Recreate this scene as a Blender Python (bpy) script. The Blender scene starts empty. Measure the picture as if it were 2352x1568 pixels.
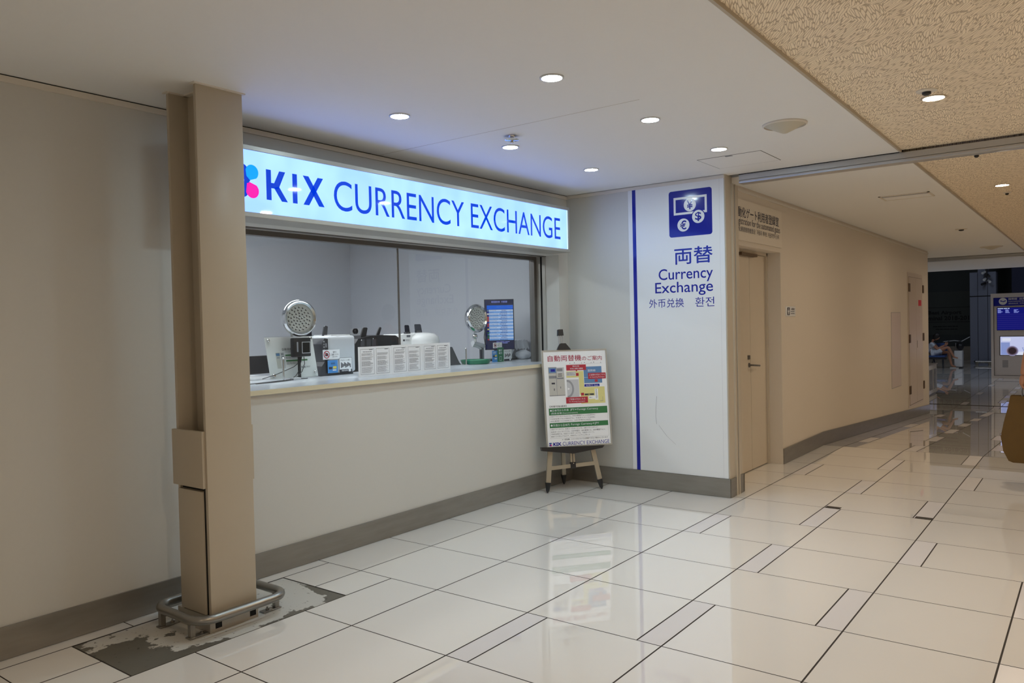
import bpy, bmesh, math, random
from mathutils import Vector, Matrix

random.seed(7)
scene = bpy.context.scene
COL = scene.collection

# ------------------------------------------------------------------ camera, world, exposure
CAM_H = 1.4173
cam_data = bpy.data.cameras.new('camera')
cam = bpy.data.objects.new('camera', cam_data)
COL.objects.link(cam)
_p, _y, _r = 0.02118426, 0.92454019, -0.02270232          # pitch, yaw, roll recovered from the floor grid


def _cam_rows():
    cy, sy = math.cos(_y), math.sin(_y)
    rz = Matrix(((cy, -sy, 0), (sy, cy, 0), (0, 0, 1)))
    b = Matrix(((1, 0, 0), (0, 0, -1), (0, 1, 0)))
    c, s = math.cos(_p), math.sin(_p)
    rx = Matrix(((1, 0, 0), (0, c, -s), (0, s, c)))
    c, s = math.cos(_r), math.sin(_r)
    ro = Matrix(((c, -s, 0), (s, c, 0), (0, 0, 1)))
    return ro @ rx @ b @ rz


_R = _cam_rows()
right, down, fwd = Vector(_R[0]), Vector(_R[1]), Vector(_R[2])
mw = Matrix((right, -down, -fwd)).transposed().to_4x4()
mw.translation = Vector((0, 0, CAM_H))
cam.matrix_world = mw
cam_data.sensor_width = 36.0
cam_data.lens = 1791.18 / 2352 * 36.0
cam_data.clip_start = 0.05
cam_data.clip_end = 200
scene.camera = cam

scene.view_settings.view_transform = 'Standard'
scene.view_settings.look = 'None'
scene.view_settings.exposure = 0.6
scene.view_settings.gamma = 1.0
scene.view_settings.use_curve_mapping = False

world = bpy.data.worlds.new('world')
scene.world = world
world.use_nodes = True
world.node_tree.nodes['Background'].inputs[0].default_value = (1.0, 0.86, 0.70, 1)
world.node_tree.nodes['Background'].inputs[1].default_value = 0.16

LAMP_COOL = 150.0          # radiance of the small recessed lamps over the counter bay
LAMP_WARM = 425.0          # radiance of the recessed lamps in the patterned ceiling
SIGN_POWER = 0.70
SHOP_LAMP = 14.5

try:
    scene.cycles.use_denoising = True
    scene.cycles.sample_clamp_indirect = 6.0
    scene.cycles.max_bounces = 10
    scene.cycles.diffuse_bounces = 5
    scene.cycles.glossy_bounces = 5
    scene.cycles.transparent_max_bounces = 12
    scene.cycles.caustics_reflective = False
    scene.cycles.caustics_refractive = False
except Exception:
    pass


# ------------------------------------------------------------------ materials
def srgb(r, g, b):
    f = lambda c: c / 12.92 if c <= 0.04045 else ((c + 0.055) / 1.055) ** 2.4
    return (f(r / 255), f(g / 255), f(b / 255), 1)


MATS = {}


def mat(name, color, rough=0.5, metal=0.0, spec=0.5, emit=None, emit_s=0.0, noise=0.0, nscale=8.0, bump=0.0, coat=0.0, stretch=(1, 1, 1)):
    if name in MATS:
        return MATS[name]
    m = bpy.data.materials.new(name)
    m.use_nodes = True
    nt = m.node_tree
    b = nt.nodes['Principled BSDF']
    b.inputs['Base Color'].default_value = color
    b.inputs['Roughness'].default_value = rough
    b.inputs['Metallic'].default_value = metal
    b.inputs['Specular IOR Level'].default_value = spec
    b.inputs['Coat Weight'].default_value = coat
    b.inputs['Coat Roughness'].default_value = 0.004
    if emit:
        b.inputs['Emission Color'].default_value = emit
        b.inputs['Emission Strength'].default_value = emit_s
    if noise or bump:
        tc = nt.nodes.new('ShaderNodeTexCoord')
        mp = nt.nodes.new('ShaderNodeMapping')
        mp.inputs['Scale'].default_value = stretch
        n = nt.nodes.new('ShaderNodeTexNoise')
        n.inputs['Scale'].default_value = nscale
        n.inputs['Detail'].default_value = 5
        nt.links.new(tc.outputs['Object'], mp.inputs[0])
        nt.links.new(mp.outputs[0], n.inputs['Vector'])
        if noise:
            mx = nt.nodes.new('ShaderNodeMix')
            mx.data_type = 'RGBA'
            mx.inputs[6].default_value = tuple(c * (1 - noise) for c in color[:3]) + (1,)
            mx.inputs[7].default_value = tuple(min(1, c * (1 + noise)) for c in color[:3]) + (1,)
            nt.links.new(n.outputs['Fac'], mx.inputs[0])
            nt.links.new(mx.outputs[2], b.inputs['Base Color'])
        if bump:
            bp = nt.nodes.new('ShaderNodeBump')
            bp.inputs['Strength'].default_value = bump
            bp.inputs['Distance'].default_value = 0.002
            nt.links.new(n.outputs['Fac'], bp.inputs['Height'])
            nt.links.new(bp.outputs[0], b.inputs['Normal'])
    MATS[name] = m
    return m


def emission(name, color, s):
    if name in MATS:
        return MATS[name]
    m = bpy.data.materials.new(name)
    m.use_nodes = True
    nt = m.node_tree
    nt.nodes.clear()
    o = nt.nodes.new('ShaderNodeOutputMaterial')
    e = nt.nodes.new('ShaderNodeEmission')
    e.inputs[0].default_value = color
    e.inputs[1].default_value = s
    nt.links.new(e.outputs[0], o.inputs[0])
    MATS[name] = m
    return m


def glass(name, tint=(0.93, 0.97, 0.97, 1), ior=1.5, dark=0.0):
    m = bpy.data.materials.new(name)
    m.use_nodes = True
    nt = m.node_tree
    nt.nodes.clear()
    o = nt.nodes.new('ShaderNodeOutputMaterial')
    t = nt.nodes.new('ShaderNodeBsdfTransparent')
    t.inputs[0].default_value = tint
    g = nt.nodes.new('ShaderNodeBsdfGlossy')
    g.inputs['Roughness'].default_value = 0.0
    f = nt.nodes.new('ShaderNodeFresnel')
    f.inputs['IOR'].default_value = ior
    mx = nt.nodes.new('ShaderNodeMixShader')
    ge = nt.nodes.new('ShaderNodeNewGeometry')
    iv = nt.nodes.new('ShaderNodeMath')
    iv.operation = 'SUBTRACT'
    iv.inputs[0].default_value = 1.0
    nt.links.new(ge.outputs['Backfacing'], iv.inputs[1])
    ml = nt.nodes.new('ShaderNodeMath')
    ml.operation = 'MULTIPLY'
    nt.links.new(f.outputs[0], ml.inputs[0])
    nt.links.new(iv.outputs[0], ml.inputs[1])
    nt.links.new(ml.outputs[0], mx.inputs[0])
    nt.links.new(t.outputs[0], mx.inputs[1])
    nt.links.new(g.outputs[0], mx.inputs[2])
    nt.links.new(mx.outputs[0], o.inputs[0])
    MATS[name] = m
    return m


WALL = mat('wall_vinyl', (0.565, 0.56, 0.53, 1), 0.55, noise=0.015, nscale=60, bump=0.03)
WALLC = mat('corridor_vinyl', (0.66, 0.60, 0.52, 1), 0.5, noise=0.015, nscale=60, bump=0.03)
CEIL = mat('ceiling_paint', (0.775, 0.785, 0.785, 1), 0.7, noise=0.01, nscale=50)
BASEB = mat('baseboard_metal', (0.28, 0.265, 0.24, 1), 0.28, metal=0.55, noise=0.18, nscale=5, stretch=(1, 1, 6))
TILE = mat('floor_tile', (0.84, 0.81, 0.765, 1), 0.006, spec=0.6, noise=0.02, nscale=1.3, coat=0.55)
STRIP = mat('floor_strip', (0.74, 0.71, 0.705, 1), 0.22, spec=0.4, noise=0.02, nscale=3)
GROUT = mat('floor_grout', (0.045, 0.036, 0.03, 1), 0.8)
BEIGE = mat('beige_steel', (0.45, 0.395, 0.31, 1), 0.32, noise=0.03, nscale=6, spec=0.4)
BEIGE2 = mat('beige_jamb', (0.52, 0.46, 0.37, 1), 0.4, noise=0.02)
TRIMW = mat('trim_white', (0.66, 0.62, 0.55, 1), 0.5)
ALU = mat('aluminium', (0.52, 0.53, 0.54, 1), 0.35, metal=0.75, noise=0.05, nscale=4, stretch=(1, 40, 40))
ALUP = mat('sign_frame_aluminium', (0.40, 0.39, 0.355, 1), 0.4, metal=0.3)
DKALU = mat('dark_window_aluminium', (0.16, 0.15, 0.14, 1), 0.35, metal=0.5)
STEEL = mat('stainless_tube', (0.30, 0.29, 0.27, 1), 0.3, metal=0.85, noise=0.1, nscale=20)
CHROME = mat('chrome', (0.75, 0.75, 0.75, 1), 0.08, metal=1.0)
BLACK = mat('black_plastic', (0.014, 0.014, 0.016, 1), 0.4)
GAP = mat('shadow_gap', (0.008, 0.007, 0.006, 1), 0.9)
DGREY = mat('dark_grey_plastic', (0.045, 0.047, 0.055, 1), 0.35)
MGREY = mat('smoky_hopper_plastic', (0.13, 0.14, 0.17, 1), 0.25)
WHITEP = mat('white_plastic', (0.72, 0.73, 0.73, 1), 0.22)
GREYP = mat('light_grey_plastic', (0.55, 0.57, 0.60, 1), 0.35)
PAPER = mat('paper', (0.82, 0.82, 0.83, 1), 0.6)
INK = mat('ink_black', (0.035, 0.035, 0.05, 1), 0.6)
INKL = mat('ink_pale', (0.40, 0.40, 0.42, 1), 0.7)
INKG = mat('ink_grey', (0.23, 0.23, 0.25, 1), 0.7)
NAVY = mat('sign_navy', (0.012, 0.02, 0.30, 1), 0.10)
PANELW = mat('white_sign_vinyl', (0.76, 0.775, 0.785, 1), 0.25)
SHOPW = mat('shop_wall', (0.62, 0.64, 0.68, 1), 0.6)
COUNT = mat('counter_laminate', (0.55, 0.575, 0.61, 1), 0.22)
CREAM = mat('counter_edge_cream', (0.66, 0.60, 0.43, 1), 0.4)
GREEN = mat('green_tray', (0.005, 0.19, 0.09, 1), 0.35)
CARDB = mat('card_blue', (0.06, 0.26, 0.62, 1), 0.5)
CARDG = mat('card_green', (0.02, 0.17, 0.075, 1), 0.5)
YEL = mat('card_yellow', (0.75, 0.62, 0.10, 1), 0.5)
RED = mat('print_red', (0.42, 0.02, 0.04, 1), 0.55)
CRIM = mat('print_crimson', (0.36, 0.015, 0.06, 1), 0.55)
PGREEN = mat('print_green', (0.03, 0.17, 0.055, 1), 0.55)
PBLUE = mat('print_blue', (0.10, 0.22, 0.42, 1), 0.55)
PYEL = mat('print_yellow', (0.68, 0.62, 0.25, 1), 0.55)
PGREY = mat('print_grey', (0.52, 0.52, 0.54, 1), 0.55)
PGREY2 = mat('print_mid_grey', (0.30, 0.30, 0.32, 1), 0.55)
PMACH = mat('print_machine_beige', (0.50, 0.48, 0.44, 1), 0.55)
PINK = mat('logo_magenta', (0.75, 0.01, 0.28, 1), 0.4)
CYAN = mat('logo_cyan', (0.0, 0.33, 0.80, 1), 0.4)
DOORM = mat('door_steel', (0.60, 0.53, 0.43, 1), 0.35, noise=0.02)
HATCH = mat('hatch_steel', (0.58, 0.50, 0.43, 1), 0.35)
BROWNM = mat('hinge_bronze', (0.10, 0.06, 0.03, 1), 0.5)
BRASS = mat('caution_label', (0.55, 0.38, 0.02, 1), 0.5)
KRAFT = mat('kraft_paper', (0.125, 0.068, 0.013, 1), 0.75, noise=0.2, nscale=9, bump=0.25)
SKIN = mat('skin', (0.46, 0.22, 0.13, 1), 0.5)
HAIR = mat('hair', (0.012, 0.009, 0.008, 1), 0.5)
CLOTHW = mat('white_print_cloth', (0.55, 0.60, 0.70, 1), 0.8, noise=0.5, nscale=14)
CLOTHB = mat('dark_blue_cloth', (0.03, 0.05, 0.11, 1), 0.8, noise=0.3, nscale=12)
CLOTHG = mat('grey_cloth', (0.16, 0.15, 0.14, 1), 0.85, noise=0.2, nscale=30)
SOLE = mat('white_sole', (0.62, 0.60, 0.57, 1), 0.6)
SEATB = mat('blue_seat', (0.03, 0.08, 0.26, 1), 0.5)
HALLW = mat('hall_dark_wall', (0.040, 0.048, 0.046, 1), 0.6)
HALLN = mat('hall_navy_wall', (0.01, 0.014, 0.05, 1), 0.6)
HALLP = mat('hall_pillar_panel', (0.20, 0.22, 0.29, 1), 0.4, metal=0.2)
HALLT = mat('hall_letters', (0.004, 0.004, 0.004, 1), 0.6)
KIOSKM = mat('kiosk_grey', (0.60, 0.56, 0.53, 1), 0.45)
WATER = mat('towel_white', (0.72, 0.75, 0.80, 1), 0.9, bump=0.5, nscale=25)
TICK = mat('flag_red', (0.55, 0.03, 0.05, 1), 0.5)
LEDW = mat('led_reflector', (0.68, 0.70, 0.69, 1), 0.3)
LENSB = mat('led_bead', (0.88, 0.9, 0.9, 1), 0.05, coat=0.5)
SPEAKM = mat('speaker_cone_cream', (0.52, 0.49, 0.40, 1), 0.5)
PANE = glass('window_glass', (0.95, 0.975, 0.98, 1), 1.62)
ACRYL = glass('clear_acrylic', (0.97, 0.98, 0.975, 1), 1.3)
SMOKE = glass('smoky_acrylic', (0.28, 0.29, 0.33, 1), 1.4)
LAMPW = emission('lamp_cool', (0.74, 0.95, 1.04, 1), LAMP_COOL)
LAMPY = emission('lamp_warm', (1.0, 0.81, 0.59, 1), LAMP_WARM)
SHOPL = emission('shop_ceiling_lamp', (0.97, 0.98, 1.0, 1), SHOP_LAMP)
SCR_W = emission('screen_row_white', (0.58, 0.72, 1.0, 1), 0.432)
SCR_L = emission('screen_row_blue', (0.22, 0.45, 0.92, 1), 0.421)
SCR_H = emission('screen_header_blue', (0.02, 0.16, 0.86, 1), 0.432)
SCR_D = mat('screen_dark_print', (0.005, 0.01, 0.07, 1), 0.3)
SCR_K = emission('screen_row_print', (0.05, 0.09, 0.30, 1), 0.43)
SCR_N = emission('screen_navy', (0.010, 0.012, 0.22, 1), 0.432)
SCR_N2 = emission('screen_navy_row', (0.024, 0.022, 0.25, 1), 0.432)
SCR_T = emission('screen_text', (0.30, 0.36, 0.92, 1), 0.486)
SCR_B = emission('screen_bright', (0.62, 0.66, 0.95, 1), 0.540)
SCR_B2 = emission('screen_blue_grey', (0.30, 0.38, 0.75, 1), 0.486)
SCR_B3 = emission('screen_pale', (0.80, 0.84, 1.0, 1), 0.540)
SCR_V = emission('screen_soft_violet', (0.34, 0.32, 0.52, 1), 0.49)
SCR_Y = emission('screen_soft_brown', (0.14, 0.10, 0.15, 1), 0.47)
SCR_X = emission('screen_brown', (0.04, 0.025, 0.03, 1), 0.432)
TXTW = mat('white_print', (0.72, 0.74, 0.80, 1), 0.5)
EXITB = mat('plate_navy', (0.02, 0.025, 0.06, 1), 0.4)


def _sign_face():
    m = bpy.data.materials.new('sign_face')
    m.use_nodes = True
    nt = m.node_tree
    b = nt.nodes['Principled BSDF']
    b.inputs['Base Color'].default_value = (0.05, 0.06, 0.07, 1)
    b.inputs['Roughness'].default_value = 0.03
    tc = nt.nodes.new('ShaderNodeTexCoord')
    mp = nt.nodes.new('ShaderNodeMapping')
    mp.inputs['Scale'].default_value = (1.0, 1.0, 0.7)
    n = nt.nodes.new('ShaderNodeTexNoise')
    n.inputs['Scale'].default_value = 5.5
    n.inputs['Detail'].default_value = 1.5
    rp = nt.nodes.new('ShaderNodeValToRGB')
    rp.color_ramp.elements[0].position = 0.32
    rp.color_ramp.elements[0].color = (0.38, 0.70, 2.1, 1)
    rp.color_ramp.elements[1].position = 0.68
    rp.color_ramp.elements[1].color = (0.47, 0.83, 2.3, 1)
    nt.links.new(tc.outputs['Object'], mp.inputs[0])
    nt.links.new(mp.outputs[0], n.inputs['Vector'])
    nt.links.new(n.outputs['Fac'], rp.inputs[0])
    nt.links.new(rp.outputs[0], b.inputs['Emission Color'])
    b.inputs['Emission Strength'].default_value = SIGN_POWER
    return m


SIGNF = _sign_face()
SIGNB = mat('sign_letters_blue', (0.0, 0.03, 0.32, 1), 0.04, emit=(0.0, 0.035, 0.50, 1), emit_s=0.66)
SIGNC = mat('sign_logo_cyan', (0.0, 0.2, 0.5, 1), 0.04, emit=(0.0, 0.30, 0.88, 1), emit_s=0.66)
SIGNP = mat('sign_logo_pink', (0.4, 0.0, 0.2, 1), 0.04, emit=(0.95, 0.012, 0.36, 1), emit_s=0.66)
SIGNW = mat('sign_edge_glow', (0.5, 0.6, 0.6, 1), 0.04, emit=(0.62, 0.92, 1.0, 1), emit_s=0.66)


def _patterned():
    """pressed leaf-vein wallpaper on the corridor ceiling"""
    m = bpy.data.materials.new('leaf_vein_paper')
    m.use_nodes = True
    nt = m.node_tree
    b = nt.nodes['Principled BSDF']
    b.inputs['Roughness'].default_value = 0.7
    L = nt.links.new
    tc = nt.nodes.new('ShaderNodeTexCoord')
    v1 = nt.nodes.new('ShaderNodeTexVoronoi')
    v1.inputs['Scale'].default_value = 8.0
    L(tc.outputs['Object'], v1.inputs['Vector'])
    sep = nt.nodes.new('ShaderNodeSeparateColor')
    L(v1.outputs['Color'], sep.inputs[0])
    mul = nt.nodes.new('ShaderNodeMath')
    mul.operation = 'MULTIPLY_ADD'
    mul.inputs[1].default_value = 0.9
    mul.inputs[2].default_value = -0.95
    L(sep.outputs[0], mul.inputs[0])
    rot = nt.nodes.new('ShaderNodeVectorRotate')
    rot.rotation_type = 'Z_AXIS'
    L(tc.outputs['Object'], rot.inputs['Vector'])
    L(mul.outputs[0], rot.inputs['Angle'])
    mp = nt.nodes.new('ShaderNodeMapping')
    mp.inputs['Scale'].default_value = (10.0, 105.0, 1.0)
    L(rot.outputs[0], mp.inputs[0])
    v2 = nt.nodes.new('ShaderNodeTexVoronoi')
    v2.voronoi_dimensions = '2D'
    v2.feature = 'DISTANCE_TO_EDGE'
    v2.inputs['Scale'].default_value = 1.0
    L(mp.outputs[0], v2.inputs['Vector'])
    rp = nt.nodes.new('ShaderNodeValToRGB')
    rp.color_ramp.elements[0].position = 0.05
    rp.color_ramp.elements[0].color = (0.50, 0.40, 0.28, 1)
    rp.color_ramp.elements[1].position = 0.16
    rp.color_ramp.elements[1].color = (0.93, 0.81, 0.63, 1)
    L(v2.outputs['Distance'], rp.inputs[0])
    L(rp.outputs[0], b.inputs['Base Color'])
    bp = nt.nodes.new('ShaderNodeBump')
    bp.inputs['Strength'].default_value = 0.3
    bp.inputs['Distance'].default_value = 0.002
    L(rp.outputs[0], bp.inputs['Height'])
    L(bp.outputs[0], b.inputs['Normal'])
    return m


PATT = _patterned()


def _worn():
    """flaking white paint over grey screed"""
    m = bpy.data.materials.new('worn_paint')
    m.use_nodes = True
    nt = m.node_tree
    b = nt.nodes['Principled BSDF']
    b.inputs['Roughness'].default_value = 0.35
    L = nt.links.new
    tc = nt.nodes.new('ShaderNodeTexCoord')
    sx = nt.nodes.new('ShaderNodeSeparateXYZ')
    L(tc.outputs['Object'], sx.inputs[0])
    n1 = nt.nodes.new('ShaderNodeTexNoise')
    n1.inputs['Scale'].default_value = 5.0
    n1.inputs['Detail'].default_value = 6
    n1.inputs['Roughness'].default_value = 0.6
    L(tc.outputs['Object'], n1.inputs['Vector'])
    # paint is rubbed off at the -x end and along the front edge
    mr = nt.nodes.new('ShaderNodeMapRange')
    mr.inputs[1].default_value = -0.58
    mr.inputs[2].default_value = -0.10
    mr.inputs[3].default_value = 0.30
    mr.inputs[4].default_value = -0.14
    L(sx.outputs[0], mr.inputs[0])
    my = nt.nodes.new('ShaderNodeMapRange')
    my.inputs[1].default_value = -0.27
    my.inputs[2].default_value = -0.17
    my.inputs[3].default_value = 0.22
    my.inputs[4].default_value = 0.0
    L(sx.outputs[1], my.inputs[0])
    me = nt.nodes.new('ShaderNodeMapRange')
    me.inputs[1].default_value = 0.47
    me.inputs[2].default_value = 0.56
    me.inputs[3].default_value = 0.0
    me.inputs[4].default_value = 0.26
    L(sx.outputs[0], me.inputs[0])
    my2 = nt.nodes.new('ShaderNodeMapRange')
    my2.inputs[1].default_value = 0.02
    my2.inputs[2].default_value = 0.16
    my2.inputs[3].default_value = 0.0
    my2.inputs[4].default_value = -0.16
    L(sx.outputs[1], my2.inputs[0])
    tot = n1.outputs['Fac']
    for o in (mr.outputs[0], my.outputs[0], me.outputs[0], my2.outputs[0]):
        a = nt.nodes.new('ShaderNodeMath')
        L(tot, a.inputs[0])
        L(o, a.inputs[1])
        tot = a.outputs[0]
    rp = nt.nodes.new('ShaderNodeValToRGB')
    e = rp.color_ramp.elements
    e[0].position = 0.53
    e[0].color = (0.60, 0.585, 0.545, 1)
    e[1].position = 0.55
    e[1].color = (0.13, 0.12, 0.10, 1)
    L(tot, rp.inputs[0])
    n2 = nt.nodes.new('ShaderNodeTexNoise')
    n2.inputs['Scale'].default_value = 38
    n2.inputs['Detail'].default_value = 2
    L(tc.outputs['Object'], n2.inputs['Vector'])
    rp2 = nt.nodes.new('ShaderNodeValToRGB')
    rp2.color_ramp.elements[0].position = 0.28
    rp2.color_ramp.elements[0].color = (0.3, 0.28, 0.25, 1)
    rp2.color_ramp.elements[1].position = 0.34
    rp2.color_ramp.elements[1].color = (1, 1, 1, 1)
    L(n2.outputs['Fac'], rp2.inputs[0])
    mx = nt.nodes.new('ShaderNodeMix')
    mx.data_type = 'RGBA'
    mx.blend_type = 'MULTIPLY'
    mx.inputs[0].default_value = 1.0
    L(rp.outputs[0], mx.inputs[6])
    L(rp2.outputs[0], mx.inputs[7])
    L(mx.outputs[2], b.inputs['Base Color'])
    return m


WORN = _worn()


# ------------------------------------------------------------------ building helpers
def wloc(o):
    v = Vector((0, 0, 0))
    while o is not None:
        v += o.location
        o = o.parent
    return v


def tag(o, label=None, cat=None, group=None, kind=None):
    if label: o['label'] = label
    if cat: o['category'] = cat
    if group: o['group'] = group
    if kind: o['kind'] = kind
    return o


def thing(name, label, cat, loc, group=None):
    o = bpy.data.objects.new(name, None)
    o.empty_display_size = 0.1
    COL.objects.link(o)
    o.location = loc
    return tag(o, label, cat, group)


_text_cache = {}


def text_geo(body, off=0.0, res=3):
    k = (body, off, res)
    if k in _text_cache:
        return _text_cache[k]
    c = bpy.data.curves.new('lettering', 'FONT')
    c.body = body
    c.resolution_u = res
    c.offset = off
    c.dimensions = '2D'
    c.fill_mode = 'FRONT'
    o = bpy.data.objects.new('lettering', c)
    COL.objects.link(o)
    bpy.context.view_layer.update()
    dg = bpy.context.evaluated_depsgraph_get()
    me = o.evaluated_get(dg).to_mesh()
    vs = [(v.co.x, v.co.y) for v in me.vertices]
    fs = [tuple(p.vertices) for p in me.polygons]
    o.evaluated_get(dg).to_mesh_clear()
    bpy.data.objects.remove(o)
    bpy.data.curves.remove(c)
    if not vs:
        vs, fs = [(0, 0)], []
    xs = [v[0] for v in vs]
    ys = [v[1] for v in vs]
    r = (vs, fs, min(xs), max(xs), min(ys), max(ys))
    _text_cache[k] = r
    return r


class MB:
    """collects shapes (world coordinates) and links them as one mesh object"""

    def __init__(self, m=None):
        self.v, self.f, self.fm, self.ms, self.sm = [], [], [], [], []
        self.cur = m

    def mi(self, m):
        if m not in self.ms:
            self.ms.append(m)
        return self.ms.index(m)

    def add(self, vs, fs, m=None, smooth=False):
        m = m or self.cur
        i = self.mi(m)
        n = len(self.v)
        self.v += [tuple(v) for v in vs]
        for f in fs:
            self.f.append(tuple(a + n for a in f))
            self.fm.append(i)
            self.sm.append(smooth)

    def box(self, x0, y0, z0, x1, y1, z1, m=None, bev=0.0, seg=2, mtx=None):
        x0, x1 = min(x0, x1), max(x0, x1)
        y0, y1 = min(y0, y1), max(y0, y1)
        z0, z1 = min(z0, z1), max(z0, z1)
        vs = [(x0, y0, z0), (x1, y0, z0), (x1, y1, z0), (x0, y1, z0), (x0, y0, z1), (x1, y0, z1), (x1, y1, z1), (x0, y1, z1)]
        fs = [(0, 3, 2, 1), (4, 5, 6, 7), (0, 1, 5, 4), (1, 2, 6, 5), (2, 3, 7, 6), (3, 0, 4, 7)]
        if bev:
            bm = bmesh.new()
            bv = [bm.verts.new(v) for v in vs]
            for f in fs:
                bm.faces.new([bv[i] for i in f])
            bmesh.ops.bevel(bm, geom=bm.edges[:], offset=bev, segments=seg, profile=0.6, affect='EDGES', clamp_overlap=True)
            bm.verts.index_update()
            vs = [v.co.copy() for v in bm.verts]
            fs = [tuple(v.index for v in f.verts) for f in bm.faces]
            bm.free()
        if mtx is not None:
            vs = [mtx @ Vector(v) for v in vs]
        self.add(vs, fs, m, smooth=bool(bev))
        return self

    def prism(self, pts, d, m=None):
        """closed prism: list of world points (a planar loop) swept by vector d"""
        n = len(pts)
        d = Vector(d)
        vs = [Vector(p) for p in pts] + [Vector(p) + d for p in pts]
        fs = [tuple(range(n))[::-1], tuple(range(n, 2 * n))] + [(i, (i + 1) % n, n + (i + 1) % n, n + i) for i in range(n)]
        self.add(vs, fs, m)
        return self

    def tube(self, pts, r, m=None, n=10, closed=False, caps=True, r2=None):
        pts = [Vector(p) for p in pts]
        k = len(pts)
        vs, fs = [], []
        up = None
        for i, p in enumerate(pts):
            if closed:
                t = (pts[(i + 1) % k] - pts[i - 1]).normalized()
            else:
                t = (pts[min(i + 1, k - 1)] - pts[max(i - 1, 0)]).normalized()
            if up is None:
                a = Vector((0, 0, 1)) if abs(t.z) < 0.9 else Vector((1, 0, 0))
            else:
                a = up
            s = t.cross(a).normalized()
            up = s.cross(t).normalized()
            rr = r if r2 is None else r + (r2 - r) * i / max(1, k - 1)
            for j in range(n):
                q = 2 * math.pi * j / n
                vs.append(p + (s * math.cos(q) + up * math.sin(q)) * rr)
        for i in range(k if closed else k - 1):
            for j in range(n):
                a, b = i * n + j, i * n + (j + 1) % n
                c, d = ((i + 1) % k) * n + (j + 1) % n, ((i + 1) % k) * n + j
                fs.append((a, b, c, d))
        if not closed and caps:
            fs.append(tuple(range(n))[::-1])
            fs.append(tuple((k - 1) * n + j for j in range(n)))
        self.add(vs, fs, m, smooth=True)
        return self

    def lathe(self, c, axis, prof, m=None, n=24, caps=True):
        """prof: list of (radius, distance along axis) from c"""
        c, axis = Vector(c), Vector(axis).normalized()
        a = Vector((0, 0, 1)) if abs(axis.z) < 0.9 else Vector((1, 0, 0))
        s = axis.cross(a).normalized()
        u = s.cross(axis).normalized()
        vs, fs = [], []
        for (r, h) in prof:
            for j in range(n):
                q = 2 * math.pi * j / n
                vs.append(c + axis * h + (s * math.cos(q) + u * math.sin(q)) * max(r, 1e-5))
        for i in range(len(prof) - 1):
            for j in range(n):
                fs.append((i * n + j, i * n + (j + 1) % n, (i + 1) * n + (j + 1) % n, (i + 1) * n + j))
        if caps:
            if prof[0][0] > 1e-4: fs.append(tuple(range(n))[::-1])
            if prof[-1][0] > 1e-4: fs.append(tuple((len(prof) - 1) * n + j for j in range(n)))
        self.add(vs, fs, m, smooth=True)
        return self

    def ball(self, c, r, m=None, n=12, sc=(1, 1, 1)):
        vs, fs = [], []
        h = n // 2
        c = Vector(c)
        for i in range(h + 1):
            t = math.pi * i / h
            for j in range(n):
                q = 2 * math.pi * j / n
                vs.append(c + Vector((r * sc[0] * math.sin(t) * math.cos(q), r * sc[1] * math.sin(t) * math.sin(q), r * sc[2] * math.cos(t))))
        for i in range(h):
            for j in range(n):
                fs.append((i * n + j, (i + 1) * n + j, (i + 1) * n + (j + 1) % n, i * n + (j + 1) % n))
        self.add(vs, fs, m, smooth=True)
        return self

    def build(self, name, parent=None, loc=None, kind=None, label=None, angle=40):
        base = wloc(parent) if parent is not None else Vector(loc or (0, 0, 0))
        me = bpy.data.meshes.new(name)
        me.from_pydata([tuple(Vector(v) - base) for v in self.v], [], self.f)
        for m in self.ms:
            me.materials.append(m)
        me.polygons.foreach_set('material_index', self.fm)
        me.polygons.foreach_set('use_smooth', self.sm)
        bm = bmesh.new()
        bm.from_mesh(me)
        if any(self.sm):
            bmesh.ops.remove_doubles(bm, verts=bm.verts[:], dist=1e-6)
            bmesh.ops.recalc_face_normals(bm, faces=bm.faces[:])
        bm.to_mesh(me)
        bm.free()
        if any(self.sm):
            me.set_sharp_from_angle(angle=math.radians(angle))
        me.update()
        o = bpy.data.objects.new(name, me)
        COL.objects.link(o)
        if parent is not None:
            o.parent = parent
        else:
            o.location = base
        if kind: o['kind'] = kind
        if label: o['label'] = label
        return o


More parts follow.
